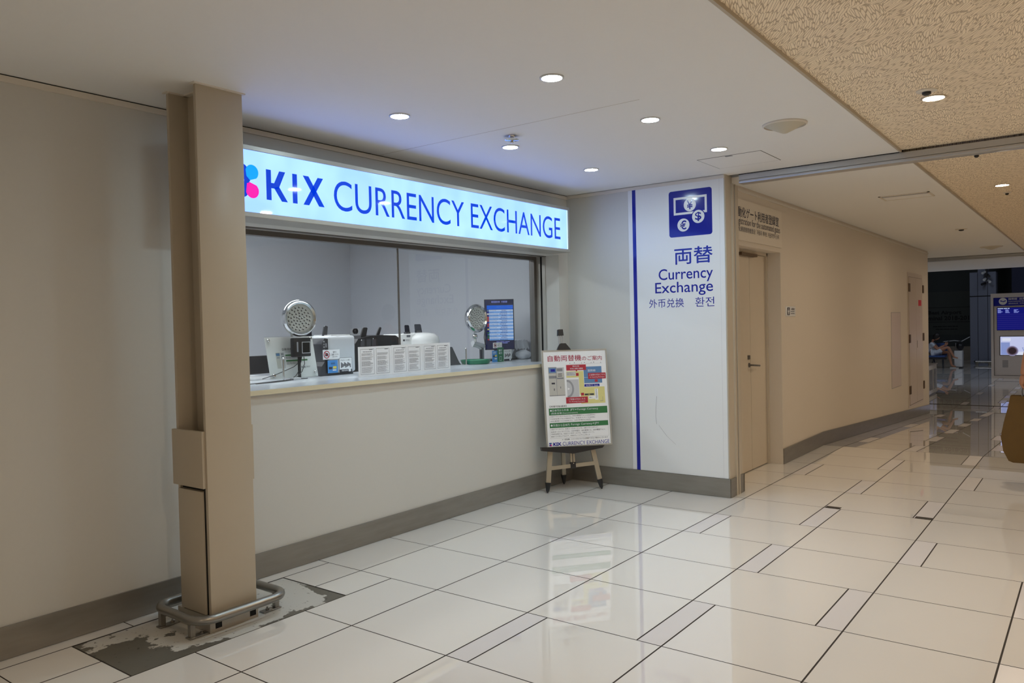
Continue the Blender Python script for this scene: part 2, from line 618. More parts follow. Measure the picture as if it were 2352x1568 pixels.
class Sheet:
    """flat printing on a face: u to the right, v down, n towards the viewer; metres from the top left corner"""

    def __init__(self, mb, O, u, v, lift=0.0006):
        self.mb = mb
        self.O, self.u, self.v = Vector(O), Vector(u).normalized(), Vector(v).normalized()
        self.n = self.v.cross(self.u).normalized()
        self.lift = lift

    def P(self, x, y, k=1):
        return self.O + self.u * x + self.v * y + self.n * (self.lift * k)

    def poly(self, pts, m, k=1):
        n = len(pts)
        self.mb.add([self.P(x, y, k) for x, y in pts], [tuple(range(n))[::-1]], m)

    def rect(self, x0, y0, x1, y1, m, k=1):
        self.poly([(x0, y0), (x1, y0), (x1, y1), (x0, y1)], m, k)

    def rrect(self, x0, y0, x1, y1, r, m, k=1):
        p = []
        for cx, cy, a0 in ((x1 - r, y0 + r, -90), (x1 - r, y1 - r, 0), (x0 + r, y1 - r, 90), (x0 + r, y0 + r, 180)):
            for i in range(6):
                a = math.radians(a0 + 18 * i)
                p.append((cx + r * math.cos(a), cy + r * math.sin(a)))
        self.poly(p, m, k)

    def disc(self, x, y, r, m, k=1, n=28, ry=None):
        self.poly([(x + r * math.cos(2 * math.pi * i / n), y + (ry or r) * math.sin(2 * math.pi * i / n)) for i in range(n)], m, k)

    def frame(self, x0, y0, x1, y1, t, m, k=1):
        self.rect(x0, y0, x1, y0 + t, m, k)
        self.rect(x0, y1 - t, x1, y1, m, k)
        self.rect(x0, y0 + t, x0 + t, y1 - t, m, k)
        self.rect(x1 - t, y0 + t, x1, y1 - t, m, k)

    def text(self, s, x0, y0, x1, y1, m, k=2, off=0.0, res=2):
        """lettering filling the box x0..x1, y0 (top)..y1 (bottom)"""
        if off > 0 and any(ord(ch) > 0x2E80 for ch in s):      # heavier ideographs: overstruck, not outlined
            d = off * (y1 - y0) * 0.9
            for i, (dx, dy) in enumerate(((-d, 0), (d, 0), (0, -d), (0, d))):
                self.text(s, x0 + d + dx, y0 + d + dy, x1 - d + dx, y1 - d + dy, m, k + 0.05 * i, 0.0, res)
            return
        vs, fs, a, b, c, d = text_geo(s, off, res)
        w, h = max(b - a, 1e-6), max(d - c, 1e-6)
        q = [self.P(x0 + (vx - a) / w * (x1 - x0), y1 - (vy - c) / h * (y1 - y0), k) for vx, vy in vs]
        self.mb.add(q, fs, m)

    def line(self, s, x0, yb, cap, m, k=2, off=0.0, res=1, wmax=None, align='l'):
        """lettering on baseline yb with the given capital height, squeezed to wmax"""
        vs, fs, a, b, c, d = text_geo(s, off, res)
        sc = cap / 0.73
        w = (b - a) * sc
        sx = sc if not wmax or w <= wmax else sc * wmax / w
        w = (b - a) * sx
        x = x0 if align == 'l' else (x0 - w if align == 'r' else x0 - w / 2)
        self.mb.add([self.P(x + (vx - a) * sx, yb - vy * sc, k) for vx, vy in vs], fs, m)

    def scribble(self, x0, y0, x1, y1, n, m, k=2, fill=0.45, ragged=0.3):
        """rows of print too small to read"""
        h = (y1 - y0) / n
        for i in range(n):
            xe = x1 - (x1 - x0) * random.random() * ragged
            y = y0 + h * i
            x = x0
            while x < xe:
                w = random.uniform(2.2, 5.5) * h
                self.rect(x, y, min(x + w, xe), y + h * fill, m, k)
                x += w + h * 0.45


def struct(mb, name, parent=None):
    return mb.build(name, parent, kind='structure')


# ------------------------------------------------------------------ floor: tiles, ramp, hall
RAMP0, RAMP1, ZH = 9.0, 16.67, -0.385
SLOPE = ZH / (RAMP1 - RAMP0)


def fz(x):
    return 0.0 if x <= RAMP0 else (ZH if x >= RAMP1 else (x - RAMP0) * SLOPE)


fl = MB(TILE)


def fquad(x0, x1, y0, y1, m, g=0.0028, gy=0.0038):
    x0, x1, y0, y1 = x0 + g, x1 - g, y0 + gy, y1 - gy
    if x1 - x0 < 0.004 or y1 - y0 < 0.004:
        return
    fl.add([(x0, y0, fz(x0)), (x1, y0, fz(x1)), (x1, y1, fz(x1)), (x0, y1, fz(x0))], [(0, 1, 2, 3)], m)


xl = [2.471 - 0.6 * i for i in range(14, 0, -1)] + [2.471, 3.071, 3.672, 4.273, 4.868, 5.428, 6.027, 6.63, 7.2, 7.8, 8.4, 9.0]
while xl[-1] + 0.6 < RAMP1 - 0.1:
    xl.append(xl[-1] + 0.639 if len(xl) % 3 == 0 else xl[-1] + 0.639)
xl[-1] = RAMP1
while xl[-1] < 37:
    xl.append(xl[-1] + 0.6)
i0 = min(range(len(xl)), key=lambda i: abs(xl[i] - 2.471))
PIT = (1.586, 2.739, 3.21, 3.747)
T, S = 0.602, 0.12


def minus_pit(x0, x1, y0, y1):
    px0, px1, py0, py1 = PIT
    if x1 <= px0 or x0 >= px1 or y1 <= py0 or y0 >= py1:
        return [(x0, x1, y0, y1)]
    o = []
    if x0 < px0: o.append((x0, px0, y0, y1))
    if x1 > px1: o.append((px1, x1, y0, y1))
    a, b = max(x0, px0), min(x1, px1)
    if y0 < py0: o.append((a, b, y0, py0))
    if y1 > py1: o.append((a, b, py1, y1))
    return o


for i in range(len(xl) - 1):
    a, b = xl[i], xl[i + 1]
    row = (i - i0) % 4                       # strips are staggered over a cycle of four rows
    first = {0: 0, 1: 1, 2: 2, 3: 1}[row]
    y = 2.26
    n = 0
    while y > -9:
        if n >= first and (n - first) % 2 == 0:
            fquad(a, b, y - S, y, STRIP)
            y -= S
        fquad(a, b, y - T, y, TILE)
        y -= T
        n += 1
    ys = [2.26, 2.862, 3.464, 4.066] if b < 6.2 else [2.26 + T * k for k in range(14)]
    if a < 6.2:
        ext = 3.2 < 9 and a < 3.0
        ys = [2.26, 2.862, 3.21, 3.464, 3.747, 3.86] if (1.0 < a < 3.0) else ([2.26, 2.862, 3.464, 3.747, 3.86] if a < 1.0 else [2.26, 2.862, 3.464, 3.86])
    for k in range(len(ys) - 1):
        if 1.0 < a < 3.0:
            for q in minus_pit(a, b, ys[k], ys[k + 1]):
                fquad(*q, TILE)
        else:
            fquad(a, b, ys[k], ys[k + 1], TILE)
            if a > 16.5 and (i + k) % 2 == 0:
                pass
# bedding under the joints
for x0, x1 in ((-6.0, RAMP0), (RAMP0, RAMP1), (RAMP1, 37.5)):
    z0, z1 = fz(x0) - 0.0022, fz(x1) - 0.0022
    yt = 3.86 if x0 < 0 else 11.0
    fl.add([(x0, -9, z0), (x1, -9, z1), (x1, yt, z1), (x0, yt, z0)], [(0, 1, 2, 3)], GROUT)
struct(fl, 'floor')

pit = MB(WORN)
pit.box(PIT[0] + 0.006, PIT[2] + 0.006, -0.012, PIT[1] - 0.006, PIT[3] - 0.006, -0.0012)
tag(pit.build('floor_patch', loc=((PIT[0] + PIT[1]) / 2, (PIT[2] + PIT[3]) / 2, -0.0012)),
    'worn floor patch with flaking white paint around the base of the beige column', 'floor patch')

for k, (x, y0, y1, lb) in enumerate(((6.055, 1.545, 1.65, 'black slot plate in the floor tiles closer to the counter bay'),
                                     (6.055, 0.935, 1.045, 'black slot plate in the floor tiles out in the middle of the corridor'))):
    b = MB(BLACK).box(x - 0.034, y0, -0.001, x + 0.030, y1, 0.0012)
    tag(b.build('floor_slot_plate', loc=(x, (y0 + y1) / 2, 0)), lb, 'floor plate', 'slot plates in the floor')

# ------------------------------------------------------------------ walls of the bay
YW, XR, ZC = 3.85, 5.97, 2.57
WX0, WX1, WZ0, WZ1 = 2.45, 5.82, 1.05, 2.03       # opening of the counter window
w = MB(WALL)
w.box(-6, YW, 0, WX0, YW + 0.3, ZC)
w.box(WX0, YW, 0, WX1, YW + 0.3, WZ0)
w.box(WX0, YW, WZ1, WX1, YW + 0.3, ZC)
w.box(WX1, YW, 0, 6.42, YW + 0.3, ZC)
struct(w, 'wall_counter')
w = MB(WALL).box(XR, 2.365, 0, 6.112, YW, ZC)
struct(w, 'wall_return')
w = MB(BEIGE2)
w.box(XR + 0.006, 2.360, 0.0, 6.112, 2.3655, ZC)
struct(w, 'trim_1')
w = MB(GAP).box(6.112, 2.40, 0, 6.142, YW, ZC)
struct(w, 'trim_2')
w = MB(BEIGE2).box(6.142, 2.362, 0, 6.25, YW, ZC - 0.06)
struct(w, 'wall_jamb')
# corridor wall with the door recess
DX0, DX1, DZ = 6.50, 7.635, 2.06
YC = 2.475
w = MB(WALLC)
w.box(6.25, YC, 0, DX0, YC + 0.25, ZC)
w.box(DX0, YC, DZ, DX1, YC + 0.25, ZC)
w.box(DX1, YC, 0, 9.0, YC + 0.25, ZC)
w.prism([(9.0, YC, 0), (15.78, YC, fz(15.78)), (15.78, YC, ZC), (9.0, YC, ZC)], (0, 0.25, 0))
w.box(15.53, YC + 0.25, fz(15.78), 15.78, 3.0, ZC)
struct(w, 'wall_corridor')

# baseboards
bb = MB(BASEB)
bb.box(-6, YW - 0.012, 0.002, XR - 0.012, YW, 0.145)
bb.box(XR - 0.012, 2.353, 0.002, XR, YW, 0.150)
bb.box(XR, 2.349, 0.002, 6.085, 2.361, 0.150)
struct(bb, 'baseboard_bay')
bb = MB(BASEB)
bb.box(6.165, 2.350, 0.002, 6.262, 2.362, 0.150)
bb.box(6.25, 2.350, 0.002, 6.262, YC, 0.150)
bb.box(6.262, YC - 0.012, 0.002, DX0, YC, 0.150)
bb.box(DX1, YC - 0.012, 0.002, 9.0, YC, 0.150)
bb.prism([(9.0, YC - 0.012, 0.002), (15.78, YC - 0.012, fz(15.78) + 0.002), (15.78, YC - 0.012, fz(15.78) + 0.15), (9.0, YC - 0.012, 0.15)], (0, 0.012, 0))
struct(bb, 'baseboard_corridor')
# shutter guide foot and beading at the wall end
t = MB(BEIGE2).box(6.086, 2.345, 0, 6.112, 2.362, ZC - 0.06).box(6.142, 2.345, 0, 6.160, 2.362, ZC - 0.06)
struct(t, 'trim_3')
# ceiling beading along the walls
t = MB(TRIMW)
t.box(-6, YW - 0.012, ZC - 0.034, XR, YW, ZC - 0.006)
t.box(XR - 0.012, 2.365, ZC - 0.03, XR, YW, ZC - 0.004)
t.box(6.26, YC - 0.014, ZC - 0.05, 15.78, YC, ZC - 0.028)
struct(t, 'trim_4')
t = MB(GAP)
t.box(-6, YW - 0.006, ZC - 0.006, XR, YW, ZC + 0.002)
struct(t, 'trim_5')

# shop interior behind the glass
SX0, SX1, SY1 = 1.2, 6.40, 7.26
w = MB(SHOPW)
w.box(SX0, SY1, 0, SX1 + 0.1, SY1 + 0.1, ZC + 0.05)
struct(w, 'wall_shop_back')
w = MB(SHOPW)
w.box(SX1, YW + 0.3, 0, SX1 + 0.1, SY1, ZC + 0.05)
struct(w, 'wall_shop_side')
w = MB(SHOPW)
w.box(SX0 - 0.1, YW + 0.3, 0, SX0, SY1 + 0.1, ZC + 0.05)
struct(w, 'wall_shop_left')
w = MB(SHOPW).box(SX0, YW + 0.3, ZC, SX1, SY1, ZC + 0.05)
struct(w, 'ceiling_shop')
w = MB(PGREY2).box(SX0, YW + 0.3, -0.04, SX1, SY1, -0.001)
struct(w, 'floor_shop')

# ------------------------------------------------------------------ ceilings
YP = 1.113
c = MB(CEIL)
c.box(-6, YP, ZC, 6.05, YW + 0.3, ZC + 0.06)
c.box(6.16, YP, ZC, 17.66, 9.0, ZC + 0.06)
struct(c, 'ceiling')
c = MB(PATT)
c.box(-6, -9, ZC + 0.014, 6.072, YP, ZC + 0.07)
c.box(6.150, -9, ZC + 0.014, 17.66, YP, ZC + 0.07)
c.box(6.072, -9, ZC + 0.03, 6.150, YP, ZC + 0.07)
struct(c, 'ceiling_patterned')
t = MB(BEIGE)
t.box(-6, YP - 0.010, ZC - 0.004, 6.05, YP + 0.004, ZC + 0.014)
t.box(6.16, YP - 0.010, ZC - 0.004, 17.66, YP + 0.004, ZC + 0.014)
struct(t, 'trim_6')
c = MB(CEIL)
c.box(17.86, -9, ZC + 0.0, 23.2, 9.0, ZC + 0.3)
struct(c, 'ceiling_hall')
t = MB(GAP)
t.box(6.05, YP, ZC + 0.02, 6.16, 2.5, ZC + 0.06)
t.box(17.66, -9, ZC + 0.02, 17.86, 9, ZC + 0.06)
struct(t, 'trim_7')
t = MB(mat('seam', (0.50, 0.47, 0.43, 1), 0.8))
t.box(3.66, 1.9, ZC - 0.0006, 3.664, 3.85, ZC + 0.001)
struct(t, 'trim_8')

# shutter rails under the ceiling: an aluminium profile with three ribs
for k, (x, y0, y1, lb) in enumerate(((6.112, -9.0, 2.285, 'long aluminium shutter rail crossing the ceiling beside the blue sign wall'),
                                     (17.76, -9.0, 9.0, 'far aluminium shutter rail crossing the ceiling before the dark hall'))):
    r = thing('shutter_rail', lb, 'rail', (x, y1, ZC - 0.07), 'shutter rails on the ceiling')
    a = MB(ALU)
    a.box(x - 0.042, y0, ZC - 0.045, x + 0.042, y1, ZC - 0.002)
    a.build('rail_body', r)
    a = MB(ALU)
    a.box(x - 0.050, y0, ZC - 0.072, x + 0.050, y1, ZC - 0.047, bev=0.008)
    a.build('bottom_bar', r)
    a = MB(GAP)
    a.box(x - 0.046, YP if x < 10 else y0, ZC - 0.0015, x - 0.0425, y1, ZC + 0.02)
    a.build('gasket', r)

# ------------------------------------------------------------------ recessed lamps
def downlight(name, x, y, r, z, lens, ring, label, group, deep=0.02):
    t = thing(name, label, 'ceiling light', (x, y, z), group)
    MB(ring).lathe((x, y, z), (0, 0, -1), [(r * 1.22, -0.002), (r * 1.22, 0.003), (r * 1.04, 0.005), (r * 1.02, -0.004)], n=28, caps=False).build('trim_ring', t)
    MB(lens).lathe((x, y, z), (0, 0, -1), [(r, 0.0), (r * 0.96, 0.004), (r * 0.5, 0.006), (1e-5, 0.006)], n=28, caps=False).build('lens', t)
    return t


def ceiling_light(name, x, y, r, z, label, group):
    """lamp with a polished reflector around a small bright source"""
    t = thing(name, label, 'ceiling light', (x, y, z), group)
    MB(BEIGE2).lathe((x, y, z), (0, 0, -1), [(r * 1.2, -0.002), (r * 1.2, 0.004), (r * 1.0, 0.005), (r * 0.98, -0.01)], n=28, caps=False).build('trim_ring', t)
    MB(LAMPY).lathe((x, y, z), (0, 0, -1), [(r * 0.98, 0.0005), (1e-5, 0.0015)], n=28, caps=False).build('lens', t)
    return t


RING = mat('lamp_ring', (0.55, 0.54, 0.52, 1), 0.3, metal=0.3)
names = {(0, 0): 'recessed round lamp in the plain ceiling, nearest to the camera and biggest of the six',
         (0, 1): 'recessed round lamp in the plain ceiling nearest to the beige column',
         (1, 0): 'recessed round lamp in the plain ceiling, middle of the outer row of three',
         (1, 1): 'recessed round lamp in the plain ceiling just beside the chrome sprinkler head',
         (2, 0): 'recessed round lamp in the plain ceiling beside the square access hatch',
         (2, 1): 'recessed round lamp in the plain ceiling nearest the far corner of the bay'}
for i, x in enumerate((3.06, 4.06, 5.065)):
    for j, y in enumerate((2.04, 3.04)):
        downlight('recessed_lamp', x, y, 0.047, ZC - 0.001, LAMPW, RING, names[(i, j)], 'recessed lamps over the counter bay')
ceiling_light('corridor_lamp', 4.735, 0.705, 0.052, ZC + 0.013, 'recessed lamp with bright reflector in the nearer patterned ceiling', 'lamps in the patterned ceiling')
ceiling_light('corridor_lamp', 8.352, 0.70, 0.052, ZC + 0.013, 'recessed lamp with bright reflector in the patterned ceiling beyond the rail', 'lamps in the patterned ceiling')
for x, y in ((1.12, 0.70), (-2.5, 0.70), (11.95, 0.70), (15.5, 0.70), (-2.5, -3.2), (1.1, -3.2), (4.73, -3.2), (6.6, -3.2), (-2.5, -6.8), (1.1, -6.8), (4.73, -6.8), (8.35, -6.8)):  # first row continues the visible lamps; farther rows are added for bounce light
    ceiling_light('corridor_lamp', x, y, 0.052, ZC + 0.013, 'unseen recessed lamp in the patterned corridor ceiling, in rows partly added as fill', 'corridor lamps out of view')

# ------------------------------------------------------------------ things on the ceiling
def sprinkler(x, y, z, label, r=0.034):
    t = thing('sprinkler_head', label, 'sprinkler', (x, y, z), 'ceiling sprinklers')
    MB(CHROME).lathe((x, y, z), (0, 0, -1), [(r * 0.6, 0), (r * 0.55, 0.006), (r * 0.3, 0.012), (r * 0.28, 0.030)], n=16).build('escutcheon', t)
    MB(CHROME).lathe((x, y, z), (0, 0, -1), [(r * 1.25, 0.022), (r * 1.3, 0.025), (r * 1.1, 0.029)], n=16).build('deflector', t)
    MB(CHROME).lathe((x, y, z), (0, 0, -1), [(0.008, 0.028), (0.009, 0.040), (0.004, 0.046)], n=10).build('nozzle', t)


def small_sensor(x, y, z, label, r=0.05, m=TRIMW):
    t = thing('ceiling_sensor', label, 'sensor', (x, y, z), 'small round ceiling sensors')
    MB(m).lathe((x, y, z), (0, 0, -1), [(r, -0.001), (r, 0.004), (r * 0.8, 0.008), (r * 0.55, 0.009)], n=20).build('base', t)
    MB(BLACK).lathe((x, y, z), (0, 0, -1), [(r * 0.45, 0.008), (r * 0.42, 0.020), (r * 0.2, 0.026), (1e-5, 0.027)], n=16).build('dome', t)


sprinkler(3.837, 2.86, ZC, 'chrome sprinkler head hanging between two recessed lamps over the counter')
small_sensor(4.564, 0.712, ZC + 0.014, 'small round sensor beside the nearer corridor lamp')
small_sensor(6.61, 0.711, ZC + 0.014, 'small round sensor in the patterned ceiling just beyond the near rail', 0.035)
small_sensor(8.90, 0.707, ZC + 0.014, 'small round sensor beside the farther corridor lamp', 0.035)
small_sensor(12.07, 1.484, ZC, 'round detector on the plain corridor ceiling near the far rail', 0.075)


def speaker(x, y, z, r, label):
    t = thing('ceiling_speaker', label, 'speaker', (x, y, z), 'conical ceiling speakers')
    MB(TRIMW).lathe((x, y, z), (0, 0, -1), [(r * 1.08, -0.001), (r * 1.08, 0.006), (r, 0.012), (r * 0.99, 0.004)], n=32, caps=False).build('rim', t)
    MB(SPEAKM).lathe((x, y, z), (0, 0, -1), [(r * 0.99, 0.004), (r * 0.80, 0.015), (r * 0.45, 0.036), (r * 0.12, 0.054), (1e-5, 0.057)], n=32, caps=False).build('cone', t)


speaker(4.70, 1.485, ZC, 0.118, 'cream conical speaker in the plain ceiling near its patterned border')
speaker(15.6, 1.474, ZC, 0.16, 'cream conical speaker at the far end of the corridor ceiling')

# access hatch and air vent
t = thing('ceiling_access_hatch', 'square access hatch in the plain ceiling beside a recessed lamp and the rail', 'ceiling hatch', (5.52, 2.07, ZC))
hx0, hx1, hy0, hy1 = 5.31, 5.73, 1.842, 2.306
a = MB(GAP)
for q in ((hx0, hy0, hx1, hy0 + 0.004), (hx0, hy1 - 0.004, hx1, hy1), (hx0, hy0, hx0 + 0.004, hy1), (hx1 - 0.004, hy0, hx1, hy1)):
    a.box(q[0], q[1], ZC - 0.0012, q[2], q[3], ZC + 0.001)
a.build('joint', t)
MB(CEIL).box(hx0 + 0.004, hy0 + 0.004, ZC - 0.0016, hx1 - 0.004, hy1 - 0.004, ZC + 0.001).build('hatch_panel', t)
MB(PGREY2).box(hx0 + 0.006, 2.05, ZC - 0.004, hx0 + 0.03, 2.10, ZC - 0.001).build('latch', t)

t = thing('ceiling_air_vent', 'long rectangular air vent in the plain corridor ceiling beyond the rail', 'vent', (8.31, 1.48, ZC))
a = MB(TRIMW)
vx0, vx1, vy0, vy1 = 8.16, 8.48, 1.26, 1.70
for q in ((vx0, vy0, vx1, vy0 + 0.02), (vx0, vy1 - 0.02, vx1, vy1), (vx0, vy0, vx0 + 0.02, vy1), (vx1 - 0.02, vy0, vx1, vy1)):
    a.box(q[0], q[1], ZC - 0.006, q[2], q[3], ZC)
a.build('frame', t)
MB(PGREY2).box(vx0 + 0.02, vy0 + 0.02, ZC - 0.001, vx0 + 0.10, vy1 - 0.02, ZC + 0.001).build('slot', t)
MB(CEIL).box(vx0 + 0.10, vy0 + 0.02, ZC - 0.004, vx1 - 0.02, vy1 - 0.02, ZC + 0.001).build('cover_plate', t)

# ------------------------------------------------------------------ counter and window
t = thing('counter_top', 'long pale counter top with a cream front edge under the service window', 'counter', (4.1, 4.2, WZ0))
c = MB(COUNT)
c.box(WX0, YW - 0.025, WZ0 + 0.002, WX1 - 0.002, 4.152, 1.0785)
c.box(WX0, 4.152, WZ0 + 0.002, 6.38, 4.95, 1.0785)
c.build('worktop', t)
MB(CREAM).box(WX0, YW - 0.030, WZ0, WX1 - 0.002, YW - 0.025, 1.0775).build('edge_band', t)
MB(GREYP).box(2.5, 4.75, 0.0, 6.38, 4.78, WZ0 + 0.002).build('support_panel', t)

YG = 4.11
win = thing('window_1', None, None, (4.1, YG, 1.08))
win['kind'] = 'structure'
f = MB(DKALU)
f.box(WX0, YG - 0.02, 1.998, WX1, YG + 0.035, WZ1)
f.box(5.778, YG - 0.02, 1.0785, WX1, YG + 0.035, 1.998)
f.build('window_frame', win)['kind'] = 'structure'
p = MB(PANE).box(WX0, YG - 0.003, 1.079, 4.074, YG + 0.003, 1.998)
p.build('glass_pane', win)['kind'] = 'structure'
p = MB(PANE).box(4.086, YG - 0.003, 1.079, 5.778, YG + 0.003, 1.998)
p.build('glass_pane', win)['kind'] = 'structure'
p = MB(DKALU).box(4.074, YG - 0.003, 1.079, 4.086, YG + 0.006, 1.998)
p.build('joint_bar', win)['kind'] = 'structure'
# shutter guide in the reveal, slot in the soffit
g = MB(ALUP)
g.box(WX1 - 0.004, 4.050, 1.0785, WX1 + 0.001, 4.092, WZ1)
g.box(WX1 - 0.006, 3.992, 1.0785, WX1 + 0.001, 4.028, WZ1)
struct(g, 'trim_9')
g = MB(GAP)
g.box(WX1 - 0.0015, 4.028, 1.0785, WX1 + 0.001, 4.050, WZ1)
g.box(WX0, 4.025, WZ1 - 0.0015, WX1, 4.055, WZ1 + 0.001)
struct(g, 'trim_10')
g = MB(DKALU)
g.box(WX0, 3.985, WZ1 - 0.006, WX1 + 0.02, 4.025, WZ1 + 0.001)
struct(g, 'trim_11')

# ------------------------------------------------------------------ the glowing sign
YS = 3.64
sx0, sx1, sz0, sz1 = 2.30, 5.690, 2.030, 2.415
sign = thing('illuminated_sign', 'long backlit sign reading KIX CURRENCY EXCHANGE above the service window', 'sign', (4.0, 3.75, sz0))
h = MB(ALUP)
h.box(sx0, YS + 0.012, sz0, sx1, YW - 0.001, sz1)
h.build('housing', sign)
h = MB(ALUP)
fw = 0.026
for q in ((sx0, sz0, sx1, sz0 + fw), (sx0, sz1 - fw, sx1, sz1), (sx0, sz0 + fw, sx0 + fw, sz1 - fw), (sx1 - fw, sz0 + fw, sx1, sz1 - fw)):
    h.box(q[0], YS, q[1], q[2], YS + 0.0125, q[3], bev=0.002, seg=1)
h.build('frame', sign)
h = MB(SIGNF).box(sx0 + fw, YS + 0.0065, sz0 + fw, sx1 - fw, YS + 0.013, sz1 - fw)
h.build('light_face', sign)
h = MB(SIGNW).box(sx1 - fw - 0.012, YS + 0.0055, sz0 + fw, sx1 - fw - 0.002, YS + 0.0066, sz1 - fw)
h.build('edge_glow', sign)
sh = MB()
s = Sheet(sh, (0, YS + 0.0065, 0), (1, 0, 0), (0, 0, -1), 0.0008)
k = YS / 3.61


def sp(x, z):
    return (x * k, -(CAM_H + (z - CAM_H) * k))


zt, zb = 2.294, 2.129
# K  I  X cut as heavy straight strokes
def stroke(pts):
    s.poly([sp(*p) for p in pts], SIGNB, 1)


stroke([(2.607, zt), (2.639, zt), (2.639, zb), (2.607, zb)])
stroke([(2.639, 2.224), (2.658, 2.224), (2.693, zt), (2.733, zt), (2.692, 2.208), (2.682, 2.195), (2.639, 2.195)])
stroke([(2.655, 2.200), (2.690, 2.208), (2.746, zb), (2.706, zb)])
stroke([(2.780, zt), (2.812, zt), (2.812, zb), (2.780, zb)])
stroke([(2.853, zt), (2.893, zt), (3.004, zb), (2.964, zb)])
stroke([(2.958, zt), (2.998, zt), (2.893, zb), (2.853, zb)])
def wordbox(t, x0, x1, z1, z0, off=0.0):
    a, b = sp(x0, z1), sp(x1, z0)
    s.text(t, a[0], a[1], b[0], b[1], SIGNB, 1, off, 6)


wordbox('CURRENCY', 3.076, 4.262, 2.300, 2.121, -0.002)
wordbox('EXCHANGE', 4.336, 5.503, 2.303, 2.124, -0.002)
# cross of four petals, its left half runs behind the column
def petal(cx, cz, ang, m, kk=2, L=0.098, W=0.040):
    pts = [(0, 0)]
    for i in range(-9, 10):
        a = math.radians(i * 12)
        pts.append((L - W + W * math.cos(a), W * math.sin(a)))
    c_, s_ = math.cos(ang), math.sin(ang)
    s.poly([sp(cx + x * c_ - y * s_, cz + x * s_ + y * c_) for x, y in pts][::-1], m, kk)


lx, lz = 2.487, 2.215
petal(lx, lz, math.radians(122), SIGNB, 1)
petal(lx, lz, math.radians(-122), SIGNB, 2)
petal(lx, lz, math.radians(58), SIGNC, 3)
petal(lx, lz, math.radians(-58), SIGNP, 4)
s.poly([sp(lx - 0.015, lz + 0.035), sp(lx + 0.018, lz + 0.004), sp(lx + 0.006, lz - 0.012), sp(lx - 0.02, lz - 0.012)], SIGNB, 5)
sh.build('lettering', sign)

# ------------------------------------------------------------------ wall sign panel (currency exchange)
XP = 5.966
pn = thing('wall_sign_panel', 'tall white panel reading Currency Exchange with a blue pictogram and vertical blue stripe', 'sign', (XP, 2.8, 0.15))
b = MB(PANELW)
b.box(XP, 2.368, 0.152, XR - 0.0005, 3.222, ZC - 0.028)
s = Sheet(b, (XP, 0, 0), (0, -1, 0), (0, 0, -1), 0.0006)
def pr(y, z): return (-y, -z)
s.rect(*pr(3.183, 2.545), *pr(3.150, 0.152), NAVY)
s.rect(*pr(2.3705, 2.54), *pr(2.3685, 0.152), PGREY)
s.rect(*pr(2.408, 2.54), *pr(2.4065, 0.152), PGREY)
s.rrect(*pr(2.843, 2.485), *pr(2.469, 2.108), 0.022, NAVY)
s.frame(*pr(2.800, 2.430), *pr(2.512, 2.287), 0.018, PANELW, 2)
for cy, cz, ch in ((2.657, 2.361, '¥'), (2.586, 2.259, '$'), (2.716, 2.202, '€')):
    if ch == '$':
        s.disc(-cy, -cz, 0.060, NAVY, 3)
    s.disc(-cy, -cz, 0.053, PANELW, 4)
    s.text(ch, -cy - 0.027, -cz - 0.037, -cy + 0.027, -cz + 0.037, NAVY, 5, 0.018, 4)
s.text('両替', *pr(2.802, 2.020), *pr(2.470, 1.882), NAVY, 1, 0.014, 4)
s.text('Currency', *pr(2.947, 1.853), *pr(2.470, 1.733), NAVY, 1, 0.006, 4)
s.text('Exchange', *pr(2.981, 1.742), *pr(2.472, 1.625), NAVY, 1, 0.006, 4)
s.text('外币兑换', *pr(3.040, 1.607), *pr(2.724, 1.532), NAVY, 1, 0.0, 3)
s.text('환전', *pr(2.626, 1.608), *pr(2.463, 1.532), NAVY, 1, 0.0, 3)
b.build('printed_face', pn)

# a few scuffs on the panel, drawn as thin rubbed marks
t = MB(INKG)
s = Sheet(t, (XP, 0, 0), (0, -1, 0), (0, 0, -1), 0.0005)
def mark(pts, wd):
    for (ya, za), (yb_, zb_) in zip(pts, pts[1:]):
        s.poly([(-ya - wd, -za), (-ya + wd, -za), (-yb_ + wd, -zb_), (-yb_ - wd, -zb_)], INKG, 2)
mark([(2.985, 0.790), (2.995, 0.70), (2.998, 0.62), (2.990, 0.555)], 0.0012)
mark([(2.970, 0.545), (2.90, 0.46), (2.82, 0.395)], 0.0010)
t.build('scuff_mark', pn)

# ------------------------------------------------------------------ beige shutter column
CX0, CX1, CY0, CY1 = 2.027, 2.272, 3.325, 3.580
colm = thing('shutter_column', 'beige steel column with open side channels standing before the counter wall', 'column', (2.15, 3.46, 0.0))
b = MB(BEIGE)
b.box(CX0, CY0, 0.078, CX1, CY0 + 0.020, ZC, bev=0.003, seg=2)
b.build('front_plate', colm)
b = MB(BEIGE).box(CX0, CY1 - 0.020, 0.078, CX1, CY1, ZC, bev=0.003, seg=2)
b.build('rear_plate', colm)
b = MB(BEIGE).box(2.127, CY0 + 0.019, 0.078, 2.172, CY1 - 0.019, ZC)
b.build('web', colm)
b = MB(BEIGE)
b.box(2.011, 3.336, 0.685, 2.030, 3.596, 0.953, bev=0.003)
b.box(2.268, 3.336, 0.688, 2.287, 3.596, 0.958, bev=0.003)
b.build('cover_box', colm)
b = MB(BEIGE)
b.box(2.020, 3.362, 0.086, 2.127, 3.572, 0.668, bev=0.006)
b.box(2.172, 3.362, 0.086, 2.262, 3.560, 0.668, bev=0.006)
b.build('lower_cover', colm)
b = MB(GAP).box(2.040, 3.345, 0.669, 2.127, 3.56, 0.684).box(2.029, 3.3455, 0.083, 2.127, 3.361, 0.684)
b.build('shadow_gap', colm)
b = MB(TRIMW)
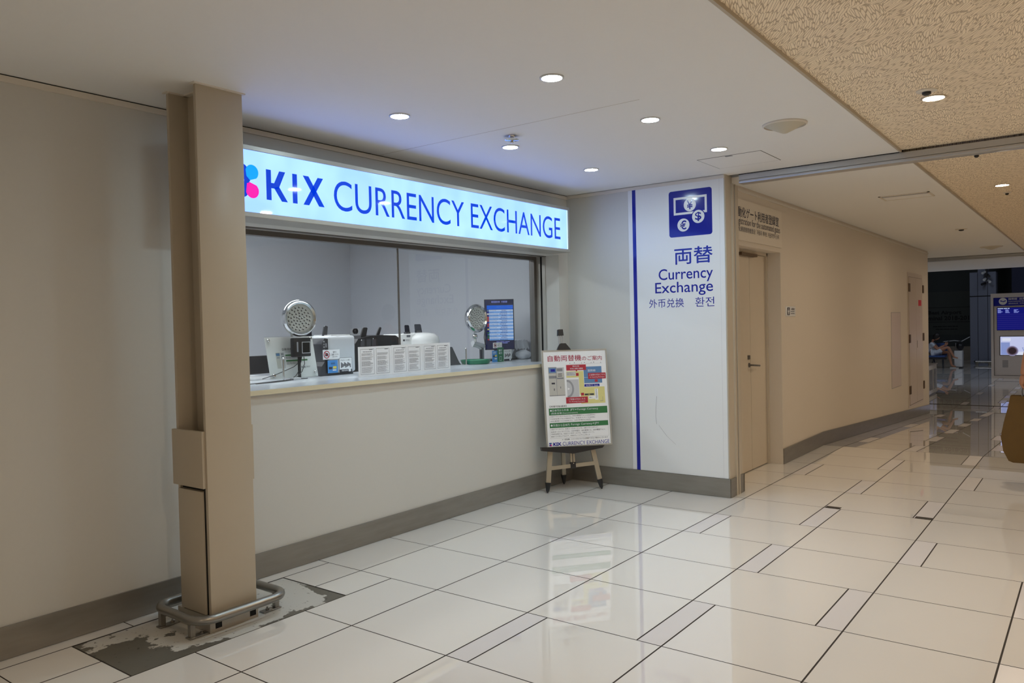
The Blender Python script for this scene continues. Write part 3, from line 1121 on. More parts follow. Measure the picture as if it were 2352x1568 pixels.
for q in ((2.027 - 0.012, CY0 - 0.012, CX1 + 0.012, CY0 + 0.0), (CX0 - 0.012, CY0 + 0.0, CX0 + 0.0, CY0 + 0.03), (CX1, CY0, CX1 + 0.012, CY0 + 0.03),
          (CX0 - 0.012, CY1 - 0.03, CX0, CY1 + 0.012), (2.10, CY0 + 0.02, 2.127, CY1 - 0.02), (CX0, CY1 - 0.032, 2.127, CY1 - 0.02)):
    b.box(q[0], q[1], ZC - 0.006, q[2], q[3], ZC)
b.build('ceiling_collar', colm)
b = MB(mat('plinth_paint', (0.42, 0.39, 0.34, 1), 0.5, noise=0.15, nscale=12))
b.box(2.03, 3.345, 0.0, 2.292, 3.622, 0.078)
b.build('plinth', colm)
b = MB(GAP)
for x in (2.075, 2.262):
    b.box(x - 0.017, 3.3445, 0.014, x + 0.017, 3.3455, 0.040)
b.build('slot', colm)

# guard rail round the foot of the column
gr = thing('column_guard_rail', 'low bent steel tube guard rail around the foot of the beige column', 'guard rail', (2.18, 3.49, 0))
X0, X1, Y0, Y1, RR, zr = 1.945, 2.425, 3.285, 3.690, 0.085, 0.088
pts = []
for cx, cy, a0 in ((X1 - RR, Y0 + RR, -90), (X1 - RR, Y1 - RR, 0), (X0 + RR, Y1 - RR, 90), (X0 + RR, Y0 + RR, 180)):
    for i in range(8):
        a = math.radians(a0 + 90 / 7 * i)
        pts.append((cx + RR * math.cos(a), cy + RR * math.sin(a), zr))
MB(STEEL).tube(pts, 0.0215, n=16, closed=True).build('tube', gr)
for x, y, dx in ((1.952, 3.372, 1), (1.947, 3.622, 1), (2.415, 3.372, -1), (2.418, 3.622, -1)):
    MB(STEEL).box(x - 0.012, y - 0.012, 0.006, x + 0.012, y + 0.012, zr - 0.012).build('post', gr)
    pl = MB(STEEL).box(x - dx * 0.020, y - 0.020, 0.0, x + dx * 0.085, y + 0.020, 0.006, bev=0.001, seg=1).build('foot_plate', gr)
    MB(STEEL).lathe((x + dx * 0.052, y, 0.006), (0, 0, 1), [(0.009, 0), (0.009, 0.007), (0.004, 0.0072), (0.004, 0.016)], n=6).build('anchor_bolt', pl)

# ------------------------------------------------------------------ notices taped to the glass
for k in range(3):
    x0 = 3.668 + 0.3195 * k
    x1 = x0 + 0.318
    yy = YG - 0.0058
    b = MB(PAPER)
    b.box(x0, yy, 1.0795, x1, yy + 0.0015, 1.290 - 0.002 * (k == 0) - 0.0)
    s = Sheet(b, (x0, yy, 1.290), (1, 0, 0), (0, 0, -1), 0.0004)
    for q in (0, 1):
        a0 = 0.020 + q * 0.148
        a1 = a0 + 0.128
        s.frame(a0, 0.018, a1, 0.196, 0.0016, INK, 1)
        s.rect(a1 - 0.046, 0.022, a1 - 0.012, 0.0255, INK, 1)
        random.seed(k * 7 + q)
        if q == 0 or k == 2:
            s.scribble(a0 + 0.022, 0.036, a1 - 0.016, 0.041, 1, INK, fill=0.6, ragged=0.1)
        s.scribble(a0 + 0.010, 0.048, a1 - 0.010, 0.066, 5, INKL, fill=0.5)
        s.scribble(a0 + 0.010, 0.073, a1 - 0.010, 0.098, 6, INKL, fill=0.5)
        s.scribble(a0 + 0.010, 0.104, a1 - 0.010, 0.140, 9, INKL, fill=0.55)
        s.scribble(a0 + 0.010, 0.146, a1 - 0.010, 0.188, 11, INKL, fill=0.42)
    lbs = ('white sheet with two framed pages of print on the window, left one of the three',
           'white sheet with two framed pages of print on the window, middle one of the three',
           'white sheet with two framed pages of print on the window, next to the dark wedge')
    tag(b.build('notice_sheet', loc=((x0 + x1) / 2, yy, 1.08)), lbs[k], 'notice', 'printed notices on the service window')
random.seed(11)

ZT = 1.0785


# ------------------------------------------------------------------ round LED lamps behind the glass
def led_lamp(c, nrm, r, label, root, foot):
    c, nrm = Vector(c), Vector(nrm).normalized()
    t = thing('round_desk_lamp', label, 'lamp', root, 'round chrome lamps behind the window')
    MB(CHROME).lathe(c, nrm, [(r * 0.60, -0.050), (r * 0.90, -0.040), (r * 1.02, -0.012), (r * 1.04, 0.004), (r * 1.0, 0.018), (r * 0.91, 0.028), (r * 0.80, 0.020), (r * 0.77, 0.006)], n=40, caps=False).build('chrome_ring', t)
    MB(LEDW).lathe(c, nrm, [(r * 0.785, 0.008), (r * 0.5, 0.006), (1e-5, 0.005)], n=40, caps=False).build('reflector', t)
    b = MB(LENSB)
    a = Vector((0, 0, 1))
    sd = nrm.cross(a).normalized()
    up = sd.cross(nrm).normalized()
    b2 = MB(DGREY)
    for ring, cnt in ((0.0, 1), (0.16, 5), (0.32, 10), (0.48, 14), (0.64, 18)):
        for j in range(cnt):
            q = 2 * math.pi * j / cnt + ring * 3
            pnt = c + nrm * 0.010 + (sd * math.cos(q) + up * math.sin(q)) * ring * r
            b.ball(pnt, 0.0042, n=8)
            b2.lathe(pnt - nrm * 0.0008 + up * -0.004 + sd * 0.003, nrm, [(0.0062, 0), (1e-5, 0.0002)], n=8, caps=False)
    b.build('led_beads', t)
    b2.build('bead_socket', t)
    MB(DGREY).lathe(c - nrm * 0.05, nrm, [(r * 0.3, -0.02), (r * 0.62, 0.0)], n=24).build('back_housing', t)
    return t


foot1 = (3.465, 4.56, ZT)
l1 = led_lamp((3.407, 4.40, 1.497), (-0.22, -0.97, 0), 0.122, 'round chrome lamp with dotted white face above the black box and clear sign', foot1, None)
MB(STEEL).tube([(3.42, 4.46, 1.48), (3.43, 4.50, 1.455), (3.455, 4.55, 1.41), (3.465, 4.56, 1.36), (3.465, 4.56, ZT + 0.012)], 0.009).build('stem', l1)
MB(DGREY).lathe(foot1, (0, 0, 1), [(0.045, 0), (0.045, 0.008), (0.02, 0.014)], n=24).build('foot', l1)

l2 = led_lamp((5.44, 4.50, 1.484), (-0.06, -1.0, 0.0), 0.124, 'round chrome lamp with dotted white face beside the exchange rate monitor', (5.56, 4.56, ZT), None)
MB(CHROME).ball((5.462, 4.54, 1.322), 0.026, n=16).tube([(5.45, 4.53, 1.37), (5.46, 4.54, 1.33)], 0.008).build('ball_joint', l2)
MB(WHITEP).tube([(5.462, 4.54, 1.305), (5.470, 4.542, 1.275), (5.455, 4.55, 1.250)], 0.012).build('link', l2)
MB(GREYP).tube([(5.44, 4.55, 1.262), (5.60, 4.555, 1.228)], 0.021, n=16).build('arm', l2)
MB(GREYP).tube([(5.43, 4.545, 1.238), (5.50, 4.55, 1.225), (5.56, 4.555, 1.205)], 0.010).build('lower_arm', l2)
MB(DGREY).box(5.555, 4.548, ZT + 0.004, 5.572, 4.568, 1.24).build('pole', l2)
MB(ALU).box(5.585, 4.548, ZT + 0.004, 5.597, 4.568, 1.235).build('pole', l2)
MB(BLACK).box(5.52, 4.52, ZT, 5.63, 4.60, ZT + 0.008, bev=0.002).build('foot', l2)

# black box device in front of the clear sign
t = thing('black_camera_box', 'small black box with square dark lens framed in white in front of the clear sign', 'camera', (3.42, 4.40, ZT))
bx = (3.345, 4.385, 1.232, 3.490, 4.425, 1.362)
MB(BLACK).box(*bx, bev=0.008).build('case', t)
b = MB(PAPER)
s = Sheet(b, (bx[0], bx[1], bx[5]), (1, 0, 0), (0, 0, -1), 0.0012)
s.rect(0.066, 0.028, 0.138, 0.108, PGREY, 1)
s.rect(0.071, 0.033, 0.133, 0.103, GAP, 2)
s.rect(0.024, 0.028, 0.036, 0.096, PGREY2, 1)
b.build('lens_window', t)
MB(BLACK).tube([(3.42, 4.41, 1.235), (3.42, 4.415, 1.19)], 0.010, r2=0.004).build('cable_boot', t)
MB(BLACK).tube([(3.42, 4.415, 1.20), (3.405, 4.41, 1.14), (3.36, 4.39, 1.105), (3.30, 4.37, 1.084), (3.20, 4.33, 1.083), (3.06, 4.31, 1.082), (2.9, 4.28, 1.082)], 0.0025, n=6).build('cable', t)
MB(BLACK).tube([(3.45, 4.415, 1.23), (3.45, 4.41, 1.18), (3.42, 4.40, 1.13), (3.36, 4.38, 1.095), (3.31, 4.35, 1.083), (3.22, 4.30, 1.082), (3.1, 4.27, 1.082), (2.95, 4.26, 1.082)], 0.0025, n=6).build('cable', t)
MB(BLACK).tube([(3.42, 4.415, 1.20), (3.36, 4.41, 1.165), (3.29, 4.405, 1.145), (3.2, 4.40, 1.12), (3.10, 4.40, 1.10)], 0.0025, n=6).build('cable', t)
MB(BLACK).box(3.40, 4.412, ZT, 3.42, 4.420, 1.235).box(3.37, 4.38, ZT, 3.45, 4.424, ZT + 0.004).build('bracket', t)

# clear acrylic notice holder, leaning back
t = thing('acrylic_sign_holder', 'clear acrylic notice holder with steel stand-offs behind the left end of the window', 'sign holder', (3.385, 4.47, ZT))
O = Vector((3.190, 4.50, 1.374))
u = Vector((1, 0, 0))
v = (Vector((3.190, 4.44, 1.084)) - O)
H = v.length
v.normalize()
n_ = v.cross(u).normalized()
W_ = 0.406
MB(ACRYL).prism([O, O + u * W_, O + u * W_ + v * H, O + v * H], n_ * 0.006).build('clear_panel', t)
b = MB(mat('pale_print_sheet', (0.74, 0.73, 0.73, 1), 0.4))
b.prism([O + u * 0.004 + v * 0.004 - n_ * 0.002, O + u * (W_ - 0.004) + v * 0.004 - n_ * 0.002, O + u * (W_ - 0.004) + v * (H - 0.004) - n_ * 0.002, O + u * 0.004 + v * (H - 0.004) - n_ * 0.002], n_ * -0.003)
s = Sheet(b, O - n_ * 0.002, u, v, 0.0006)
s.text('自動両替機', 0.130, 0.082, 0.235, 0.100, INK, 2)
s.scribble(0.150, 0.108, 0.235, 0.114, 1, INKG)
s.rect(0.072, 0.112, 0.108, 0.222, PMACH, 1)
s.rect(0.112, 0.112, 0.140, 0.222, PGREY, 1)
s.rect(0.075, 0.116, 0.105, 0.135, PBLUE, 2)
s.rect(0.078, 0.142, 0.100, 0.152, PGREY2, 2)
s.rect(0.115, 0.116, 0.136, 0.130, PGREY2, 2)
s.rect(0.118, 0.140, 0.134, 0.146, INK, 2)
s.rect(0.150, 0.128, 0.330, 0.138, PGREEN, 1)
s.rect(0.150, 0.166, 0.330, 0.177, PGREEN, 1)
s.scribble(0.150, 0.143, 0.30, 0.160, 3, INKG)
s.scribble(0.150, 0.182, 0.29, 0.200, 3, INKG)
s.text('KIX', 0.270, 0.214, 0.306, 0.229, INK, 2, 0.03)
s.scribble(0.310, 0.216, 0.345, 0.228, 2, INKG, ragged=0)
b.build('printed_sheet', t)
for x, y in ((0.026, 0.026), (W_ - 0.026, 0.020), (0.030, H - 0.028), (W_ - 0.030, H - 0.032)):
    MB(CHROME).lathe(O + u * x + v * y + n_ * 0.004, n_, [(0.011, 0), (0.011, 0.006), (0.008, 0.009)], n=16).build('stand_off', t)
MB(ACRYL).box(3.25, 4.45, ZT, 3.27, 4.53, ZT + 0.012).build('foot', t)
MB(ACRYL).box(3.53, 4.45, ZT, 3.55, 4.53, ZT + 0.012).build('foot', t)
MB(PGREY).box(3.30, 4.335, ZT, 3.36, 4.375, ZT + 0.016, bev=0.003).build('base_block', t)


def divider_post(x, y, zt, label):
    t = thing('chrome_post', label, 'post', (x, y, ZT), 'slim chrome posts holding clear screens')
    MB(CHROME).tube([(x, y, ZT), (x, y, zt)], 0.006, n=12).build('rod', t)
    MB(CHROME).ball((x, y, zt + 0.004), 0.008, n=12).build('finial', t)
    MB(CHROME).lathe((x, y, ZT), (0, 0, 1), [(0.016, 0), (0.016, 0.004), (0.007, 0.006)], n=16).build('flange', t)


divider_post(3.225, 4.345, 1.225, 'slim chrome post in front of the clear sign holder')
divider_post(5.196, 4.425, 1.215, 'slim chrome post beside the round green tray')

# dark box with a pale base near the column
t = thing('dark_terminal', 'dark counter terminal on a pale base beside the clear sign, partly behind the column', 'terminal', (3.0, 4.75, ZT))
MB(BLACK).box(2.72, 4.70, 1.115, 3.375, 4.73, 1.242, bev=0.006).build('screen_back', t)
MB(WHITEP).box(2.74, 4.60, ZT, 3.34, 4.86, 1.100, bev=0.006).build('base', t)
MB(BLACK).box(2.80, 4.735, 1.10, 2.95, 4.78, 1.20).build('neck', t)

# ------------------------------------------------------------------ banknote counting machines
def hopper(x, y, z0, z1, w, lean, m, parent, name='hopper_plate'):
    b = MB(m)
    b.prism([(x, y, z0), (x + w, y, z0), (x + w + lean - 0.008, y, z1 - 0.006), (x + w + lean - 0.02, y, z1), (x + lean + 0.006, y, z1), (x + lean, y, z1 - 0.006)], (0, 0.012, 0))
    return b.build(name, parent)


t = thing('banknote_counter', 'white banknote counter with small stickers on its side beside the clear sign', 'banknote counter', (3.78, 4.52, ZT))
MB(GREYP).box(3.655, 4.40, ZT + 0.016, 3.915, 4.66, 1.368, bev=0.030, seg=4).build('body', t)
MB(DGREY).prism([(3.575, 4.41, ZT + 0.002), (3.675, 4.41, ZT + 0.002), (3.675, 4.41, 1.345), (3.63, 4.41, 1.352), (3.60, 4.41, 1.31), (3.625, 4.41, 1.18), (3.60, 4.41, 1.15)], (0, 0.24, 0)).build('front_panel', t)
MB(DGREY).prism([(3.66, 4.42, ZT), (3.90, 4.42, ZT), (3.90, 4.42, ZT + 0.018), (3.66, 4.42, ZT + 0.018)], (0, 0.22, 0)).build('base', t)
b = MB(PGREY)
s = Sheet(b, (3.60, 4.41, 1.345), (1, 0, 0), (0, 0, -1), 0.0008)
for i in range(4):
    s.rect(0.018, 0.012 + i * 0.020, 0.028, 0.022 + i * 0.020, PGREY2 if i % 2 else PGREY, 1)
s.rect(0.036, 0.03, 0.048, 0.06, PGREY2, 1)
b.build('button', t)
hopper(3.515, 4.50, 1.36, 1.442, 0.075, 0.004, SMOKE, t)
hopper(3.688, 4.50, 1.36, 1.442, 0.040, 0.018, DGREY, t)
MB(WHITEP).box(3.70, 4.42, 1.366, 3.88, 4.62, 1.374, bev=0.003).build('top_lid', t)


def no_photo_label(O, uu, vv, w, h, name_label):
    b = MB(PAPER)
    O, uu, vv = Vector(O), Vector(uu).normalized(), Vector(vv).normalized()
    nn = vv.cross(uu).normalized()
    b.prism([O, O + uu * w, O + uu * w + vv * h, O + vv * h], nn * -0.0015)
    s = Sheet(b, O, uu, vv, 0.0006)
    cx, cy, r = w * 0.22, h * 0.5, h * 0.40
    s.disc(cx, cy, r, RED, 1)
    s.disc(cx, cy, r * 0.78, PAPER, 2)
    s.rect(cx - r * 0.5, cy - r * 0.3, cx + r * 0.5, cy + r * 0.4, INK, 3)
    s.rect(cx - r * 0.2, cy - r * 0.45, cx + r * 0.2, cy - r * 0.3, INK, 3)
    s.poly([(cx - r * 0.68, cy - r * 0.54), (cx - r * 0.54, cy - r * 0.68), (cx + r * 0.68, cy + r * 0.54), (cx + r * 0.54, cy + r * 0.68)], RED, 4)
    s.text('撮影は', w * 0.58, h * 0.18, w * 0.80, h * 0.34, INK, 2)
    s.text('ご遠慮ください', w * 0.44, h * 0.42, w * 0.93, h * 0.62, INK, 2)
    s.scribble(w * 0.55, h * 0.74, w * 0.85, h * 0.84, 1, INKG, ragged=0.0)
    return tag(b.build('no_photography_label', loc=O), name_label, 'label', 'no photography labels')


no_photo_label((3.598, 4.3935, 1.268), (1, 0, 0), (0, 0, -1), 0.155, 0.070, 'no photography label stuck to the white banknote counter')
b = MB(CARDB)
b.box(3.640, 4.394, 1.098, 3.732, 4.397, 1.190)
s = Sheet(b, (3.640, 4.394, 1.190), (1, 0, 0), (0, 0, -1), 0.0006)
s.text('免税店', 0.026, 0.016, 0.066, 0.030, INK, 2)
s.rect(0.008, 0.048, 0.040, 0.064, INK, 1)
s.rect(0.048, 0.044, 0.080, 0.062, YEL, 1)
s.rect(0.044, 0.068, 0.078, 0.076, PAPER, 1)
tag(b.build('sticker_card', loc=(3.686, 4.394, 1.14)), 'bright blue sticker low on the white banknote counter', 'sticker', 'stickers on the counter machines')
b = MB(PAPER)
b.box(3.748, 4.394, 1.096, 3.868, 4.397, 1.204)
s = Sheet(b, (3.748, 4.394, 1.204), (1, 0, 0), (0, 0, -1), 0.0006)
s.frame(0, 0, 0.120, 0.108, 0.002, INK, 1)
s.text('円はもっと楽に', 0.012, 0.012, 0.106, 0.024, INK, 2)
for i in range(9):
    s.rect(0.014 + i * 0.0105, 0.034 + 0.006 * (i % 3), 0.022 + i * 0.0105, 0.074 - 0.004 * (i % 4), INK, 1)
s.rect(0, 0.086, 0.120, 0.108, INK, 1)
s.scribble(0.02, 0.091, 0.08, 0.102, 2, PAPER, ragged=0)
s.rect(0.086, 0.078, 0.108, 0.104, PAPER, 2)
tag(b.build('sticker_card', loc=(3.808, 4.394, 1.15)), 'white sticker with black picture on the white banknote counter', 'sticker', 'stickers on the counter machines')

for o in list(COL.objects):                      # the white machine and its stickers stand a little further back
    if o.parent is None and (o.name == 'banknote_counter' or (o.name.split('.')[0] in ('no_photography_label', 'sticker_card'))):
        o.location += Vector((0.058, 0.070, 0))

t = thing('banknote_counter', 'black banknote counter with two upright fins behind the notice sheets', 'banknote counter', (4.38, 4.77, ZT))
b = MB(BLACK)
b.prism([(4.11, 4.66, ZT), (4.60, 4.66, ZT), (4.62, 4.66, 1.33), (4.58, 4.66, 1.352), (4.42, 4.66, 1.360), (4.30, 4.66, 1.355), (4.17, 4.66, 1.335), (4.14, 4.66, 1.30)], (0, 0.26, 0))
b.build('body', t)
b = MB(DGREY)
s = Sheet(b, (4.14, 4.66, 1.345), (1, 0, 0), (0, 0, -1), 0.002)
for x in (0.05, 0.115, 0.17):
    s.rect(x, 0.015, x + 0.045, 0.07, DGREY, 1)
s.disc(0.06, 0.02, 0.005, PAPER, 2)
s.disc(0.185, 0.012, 0.004, PAPER, 2)
b.build('control_panel', t)
hopper(4.232, 4.70, 1.345, 1.424, 0.056, 0.028, BLACK, t)
hopper(4.398, 4.70, 1.352, 1.424, 0.034, 0.036, BLACK, t)

t = thing('banknote_counter', 'white banknote counter with two smoky hopper plates beyond the window joint', 'banknote counter', (4.96, 4.80, ZT))
b = MB(WHITEP)
b.box(4.690, 4.71, ZT, 4.885, 4.93, 1.362, bev=0.010, seg=3)
b.build('body', t)
MB(WHITEP).lathe((4.985, 4.82, ZT), (0, 0, 1), [(0.205, 0), (0.205, 0.22), (0.195, 0.255), (0.165, 0.278), (0.10, 0.290), (1e-5, 0.292)], n=40).build('rounded_cover', t)
b = MB(DGREY)
s = Sheet(b, (4.690, 4.71, 1.362), (1, 0, 0), (0, 0, -1), 0.0012)
s.rrect(0.066, 0.010, 0.112, 0.028, 0.004, MGREY, 1)
s.rect(0.022, 0.046, 0.044, 0.062, INK, 1)
s.scribble(0.05, 0.048, 0.10, 0.062, 2, INKG, ragged=0)
b.build('handle_recess', t)
hopper(4.800, 4.76, 1.355, 1.437, 0.052, -0.004, SMOKE, t)
hopper(4.925, 4.76, 1.365, 1.443, 0.078, -0.008, SMOKE, t)
MB(DGREY).box(4.795, 4.755, 1.360, 4.85, 4.78, 1.378).build('hopper_base', t)
MB(DGREY).box(4.93, 4.755, 1.366, 4.99, 4.78, 1.385).build('hopper_base', t)

b = MB(DGREY)
b.prism([(5.055, 4.50, ZT), (5.215, 4.50, ZT), (5.190, 4.50, ZT + 0.02), (5.100, 4.50, 1.238), (5.062, 4.50, 1.240)], (0, 0.12, 0))
tag(b.build('dark_wedge_stand', loc=(5.13, 4.56, ZT)), 'dark grey wedge shaped stand between the notice sheets and the green tray', 'stand')

t = thing('coin_tray', 'round green money tray on the counter behind the slim chrome post', 'tray', (5.33, 4.43, ZT))
MB(GREEN).lathe((5.335, 4.435, ZT), (0, 0, 1), [(0.105, 0), (0.122, 0.004), (0.135, 0.034), (0.130, 0.036), (0.118, 0.008), (1e-5, 0.006)], n=36, caps=False).build('dish', t)
MB(GREEN).lathe((5.335, 4.435, ZT), (0, 0, 1), [(0.131, 0.033), (0.137, 0.035), (0.134, 0.039), (0.129, 0.037)], n=36, caps=False).build('rim', t)

# ------------------------------------------------------------------ exchange rate monitor
mc = Vector((5.93, 4.62, 1.425))
mn = Vector((-0.76, -0.64, 0.05)).normalized()
mu = Vector((-mn.y, mn.x, 0)).normalized()
mu = mu if mu.x > 0 else -mu
tilt = Vector((0, 0, -1)).cross(mn)
mv = mu.cross(mn).normalized()
if mv.z > 0: mv = -mv
MW, MH = 0.285, 0.486
t = thing('rate_monitor', 'upright monitor with blue exchange rate table behind the glass', 'monitor', (5.97, 4.66, ZT))
O = mc - mu * MW / 2 - mv * MH / 2
b = MB(BLACK)
b.prism([O, O + mu * MW, O + mu * MW + mv * MH, O + mv * MH], mn * -0.03)
b.build('case', t)
b = MB(SCR_D)
s = Sheet(b, O, mu, mv, 0.0008)
s.rect(0.006, 0.006, MW - 0.006, MH - 0.006, SCR_D, 1)
s.text('関西国際空港', 0.070, 0.016, 0.150, 0.034, SCR_T, 2, 0.01)
s.text('外貨両替', 0.165, 0.016, 0.222, 0.034, SCR_T, 2, 0.01)
s.rect(0.024, 0.058, 0.276, 0.098, SCR_H, 2)
s.frame(0.228, 0.060, 0.274, 0.084, 0.001, SCR_T, 3)
s.text('USD 円', 0.118, 0.070, 0.160, 0.079, SCR_L, 3)
rows = ['USD US Dollar', 'EUR Euro', 'KRW South Korea Won', 'TWD Taiwan Dollar', 'HKD Hong Kong Dollar', 'CAD Canada Dollar', 'CHF Swiss Franc', 'AUD Australia Dollar', 'SGD Singapore Dollar',
        'CNY Chinese Yuan', 'GBP UK Pound', 'SEK Sweden Krona', 'NZD New Zealand Dollar', 'BRL Brazil Real', 'THB South Asia Baht', 'SAR Saudi Riyal', 'MXN Mexico Peso', 'VND Vietnam Dong']
flagc = (PBLUE, NAVY, PAPER, NAVY, TICK, TICK, TICK, NAVY, TICK, TICK, NAVY, YEL, NAVY, PGREEN, PBLUE, PGREEN, PGREEN, TICK)
hh = (0.395 - 0.100) / 18
for i, rt in enumerate(rows):
    y = 0.100 + i * hh
    s.rect(0.044, y, 0.276, y + hh, SCR_W if i % 2 == 0 else SCR_L, 2)
    s.rect(0.026, y + 0.002, 0.043, y + hh - 0.002, flagc[i], 2)
    s.line(rt, 0.048, y + hh * 0.74, hh * 0.48, SCR_D, 3, wmax=0.085)
    s.scribble(0.165 - 0.01 * (i % 3), y + hh * 0.36, 0.222, y + hh * 0.70, 1, SCR_K, 3, fill=0.9, ragged=0.2)
    if i < 5:
        s.line('0.98', 0.244, y + hh * 0.74, hh * 0.48, SCR_D, 3)
s.scribble(0.11, 0.408, 0.262, 0.432, 2, SCR_T, 2, fill=0.4)
b.build('screen', t)
MB(BLACK).box(5.94, 4.66, ZT, 6.00, 4.70, 1.30).build('stand_post', t)
MB(BLACK).box(5.80, 4.56, ZT, 6.12, 4.76, ZT + 0.016, bev=0.004).build('stand_base', t)
MB(BLACK).tube([mc - mu * 0.142 - mv * 0.06 - mn * 0.02, mc - mu * 0.150 + mv * 0.0 - mn * 0.02, mc - mu * 0.142 + mv * 0.06 - mn * 0.02, mc - mu * 0.15 + mv * 0.12 - mn * 0.02, mc - mu * 0.14 + mv * 0.2 - mn * 0.02], 0.004, n=8).build('cable', t)

# small cards standing in front of the monitor
no_photo_label((5.607, 4.447, 1.258), (1, 0, 0), (0, 0, -1), 0.132, 0.050, 'no photography label at the lower corner of the rate monitor')

b = MB(CARDB)
b.box(5.600, 4.452, ZT, 5.676, 4.456, 1.185)
s = Sheet(b, (5.600, 4.452, 1.185), (1, 0, 0), (0, 0, -1), 0.0006)
s.rect(0.006, 0.044, 0.034, 0.060, INK, 1)
s.rect(0.036, 0.040, 0.064, 0.056, YEL, 1)
s.rect(0.030, 0.070, 0.064, 0.080, PAPER, 1)
s.scribble(0.01, 0.012, 0.06, 0.030, 2, PAPER, ragged=0.2)
tag(b.build('sticker_card', loc=(5.64, 4.452, ZT)), 'blue card standing beside the green card before the monitor', 'card', 'small cards in front of the monitor')
b = MB(CARDG)
b.box(5.670, 4.444, ZT, 5.758, 4.448, 1.212)
s = Sheet(b, (5.670, 4.444, 1.212), (1, 0, 0), (0, 0, -1), 0.0006)
s.text('銀行', 0.012, 0.018, 0.064, 0.038, TXTW, 2, 0.03)
s.text('取引', 0.012, 0.044, 0.064, 0.062, TXTW, 2, 0.03)
s.frame(0.026, 0.084, 0.056, 0.122, 0.003, TXTW, 1)
s.rect(0.036, 0.090, 0.046, 0.116, PGREEN, 2)
tag(b.build('sticker_card', loc=(5.71, 4.444, ZT)), 'dark green card with white print standing before the monitor', 'card', 'small cards in front of the monitor')
b = MB(PAPER)
b.box(5.768, 4.450, ZT, 5.890, 4.454, 1.188)
s = Sheet(b, (5.768, 4.450, 1.188), (1, 0, 0), (0, 0, -1), 0.0006)
s.text('円はもっと楽に', 0.012, 0.010, 0.108, 0.022, INK, 2)
for i in range(8):
    s.rect(0.016 + i * 0.011, 0.036 + 0.006 * (i % 3), 0.024 + i * 0.011, 0.074 - 0.005 * (i % 4), INK, 1)
s.rect(0.002, 0.088, 0.120, 0.108, INK, 1)
s.rect(0.084, 0.078, 0.106, 0.104, PAPER, 2)
tag(b.build('sticker_card', loc=(5.83, 4.45, ZT)), 'white card with black picture standing before the monitor', 'card', 'small cards in front of the monitor')

# covered machine at the far end of the counter
t = thing('covered_machine', 'machine under a crumpled white cloth at the far end of the counter', 'covered machine', (6.2, 4.72, ZT))
b = MB(GREYP).box(6.13, 4.62, ZT, 6.24, 4.86, 1.24, bev=0.006)
b.build('body', t)
b = MB(WATER)
bmv = []
nx, ny = 14, 12
random.seed(5)
hgt = {}
for i in range(nx + 1):
    for j in range(ny + 1):
        x = 6.06 + 0.30 * i / nx
        y = 4.58 + 0.32 * j / ny
        inside = 6.06 < x < 6.34
        z = 1.262 + 0.012 * math.sin(9 * i) * math.cos(7 * j) + random.uniform(-0.004, 0.004)
        if i <= 1: z -= 0.06 - 0.03 * i
        if j == 0: z -= 0.085
        hgt[i, j] = len(bmv)
        bmv.append((x + random.uniform(-0.004, 0.004), y + random.uniform(-0.004, 0.004), z))
fs = [(hgt[i, j], hgt[i + 1, j], hgt[i + 1, j + 1], hgt[i, j + 1]) for i in range(nx) for j in range(ny)]
b.add(bmv, fs, WATER, smooth=True)
b.build('white_cloth', t)
b = MB(WATER)
n0_ = len(b.v)
b.ball((6.215, 4.55, 1.122), 0.105, sc=(1.05, 0.5, 0.46), n=26)
for i in range(n0_, len(b.v)):
    vx, vy, vz = b.v[i]
    q_ = 1 + 0.10 * math.sin(61 * vx + 40 * vz) * math.cos(75 * vz + 30 * vy)
    b.v[i] = (6.215 + (vx - 6.215) * q_, 4.55 + (vy - 4.55) * q_, max(ZT, 1.122 + (vz - 1.122) * q_))
b.build('folded_cloth', t)
random.seed(11)

# socket with a plugged black adapter in the back corner of the shop
t = thing('wall_socket', 'small white wall box with a round black fitting in the back corner of the shop', 'socket', (SX1, 7.18, 1.37))
MB(WHITEP).box(SX1 - 0.03, 7.10, 1.330, SX1 - 0.0005, 7.26, 1.418, bev=0.004).build('box', t)
MB(BLACK).lathe((SX1 - 0.03, 7.150, 1.385), (-1, 0, 0), [(0.034, 0), (0.032, 0.03), (0.016, 0.045)], n=20).build('black_cap', t)
MB(WHITEP).tube([(SX1 - 0.02, 7.16, 1.33), (SX1 - 0.02, 7.14, 1.24), (SX1 - 0.02, 7.16, 1.12)], 0.006, n=8).build('cable', t)

# unseen shop lamp, plus a fill lamp added above the window head
t = thing('shop_ceiling_lamp', 'long flat lamp on the ceiling of the shop behind the window', 'ceiling light', (4.2, 5.5, ZC))
MB(SHOPL).box(2.4, 5.40, ZC - 0.03, 4.4, 5.70, ZC - 0.02).build('diffuser', t)
t2 = thing('shop_ceiling_lamp', 'narrow flat fill lamp added on the shop ceiling just behind the window head', 'ceiling light', (4.2, 4.28, ZC))
MB(SHOPL).box(2.6, 4.20, ZC - 0.03, 5.0, 4.34, ZC - 0.02).build('diffuser', t2)
MB(TRIMW).box(2.58, 4.18, ZC - 0.02, 5.02, 4.36, ZC - 0.0).build('housing', t2)
MB(TRIMW).box(2.38, 5.38, ZC - 0.02, 4.42, 5.72, ZC - 0.0).build('housing', t)

# ------------------------------------------------------------------ easel and poster in the corner
EM = Vector((5.5485, 3.548, 0))
Ed = Vector((0.78006, -0.62570, 0))
Eb = Vector((0.62570, 0.78006, 0))
Eup = (Eb * 0.15 + Vector((0, 0, 1.25))).normalized()
En = (-Eb * Eup.z + Vector((0, 0, 1)) * math.sqrt(1 - Eup.z ** 2)).normalized()


def EP(uu, vv, dd=0.0):
    return EM + Ed * uu + Eup * vv + En * dd


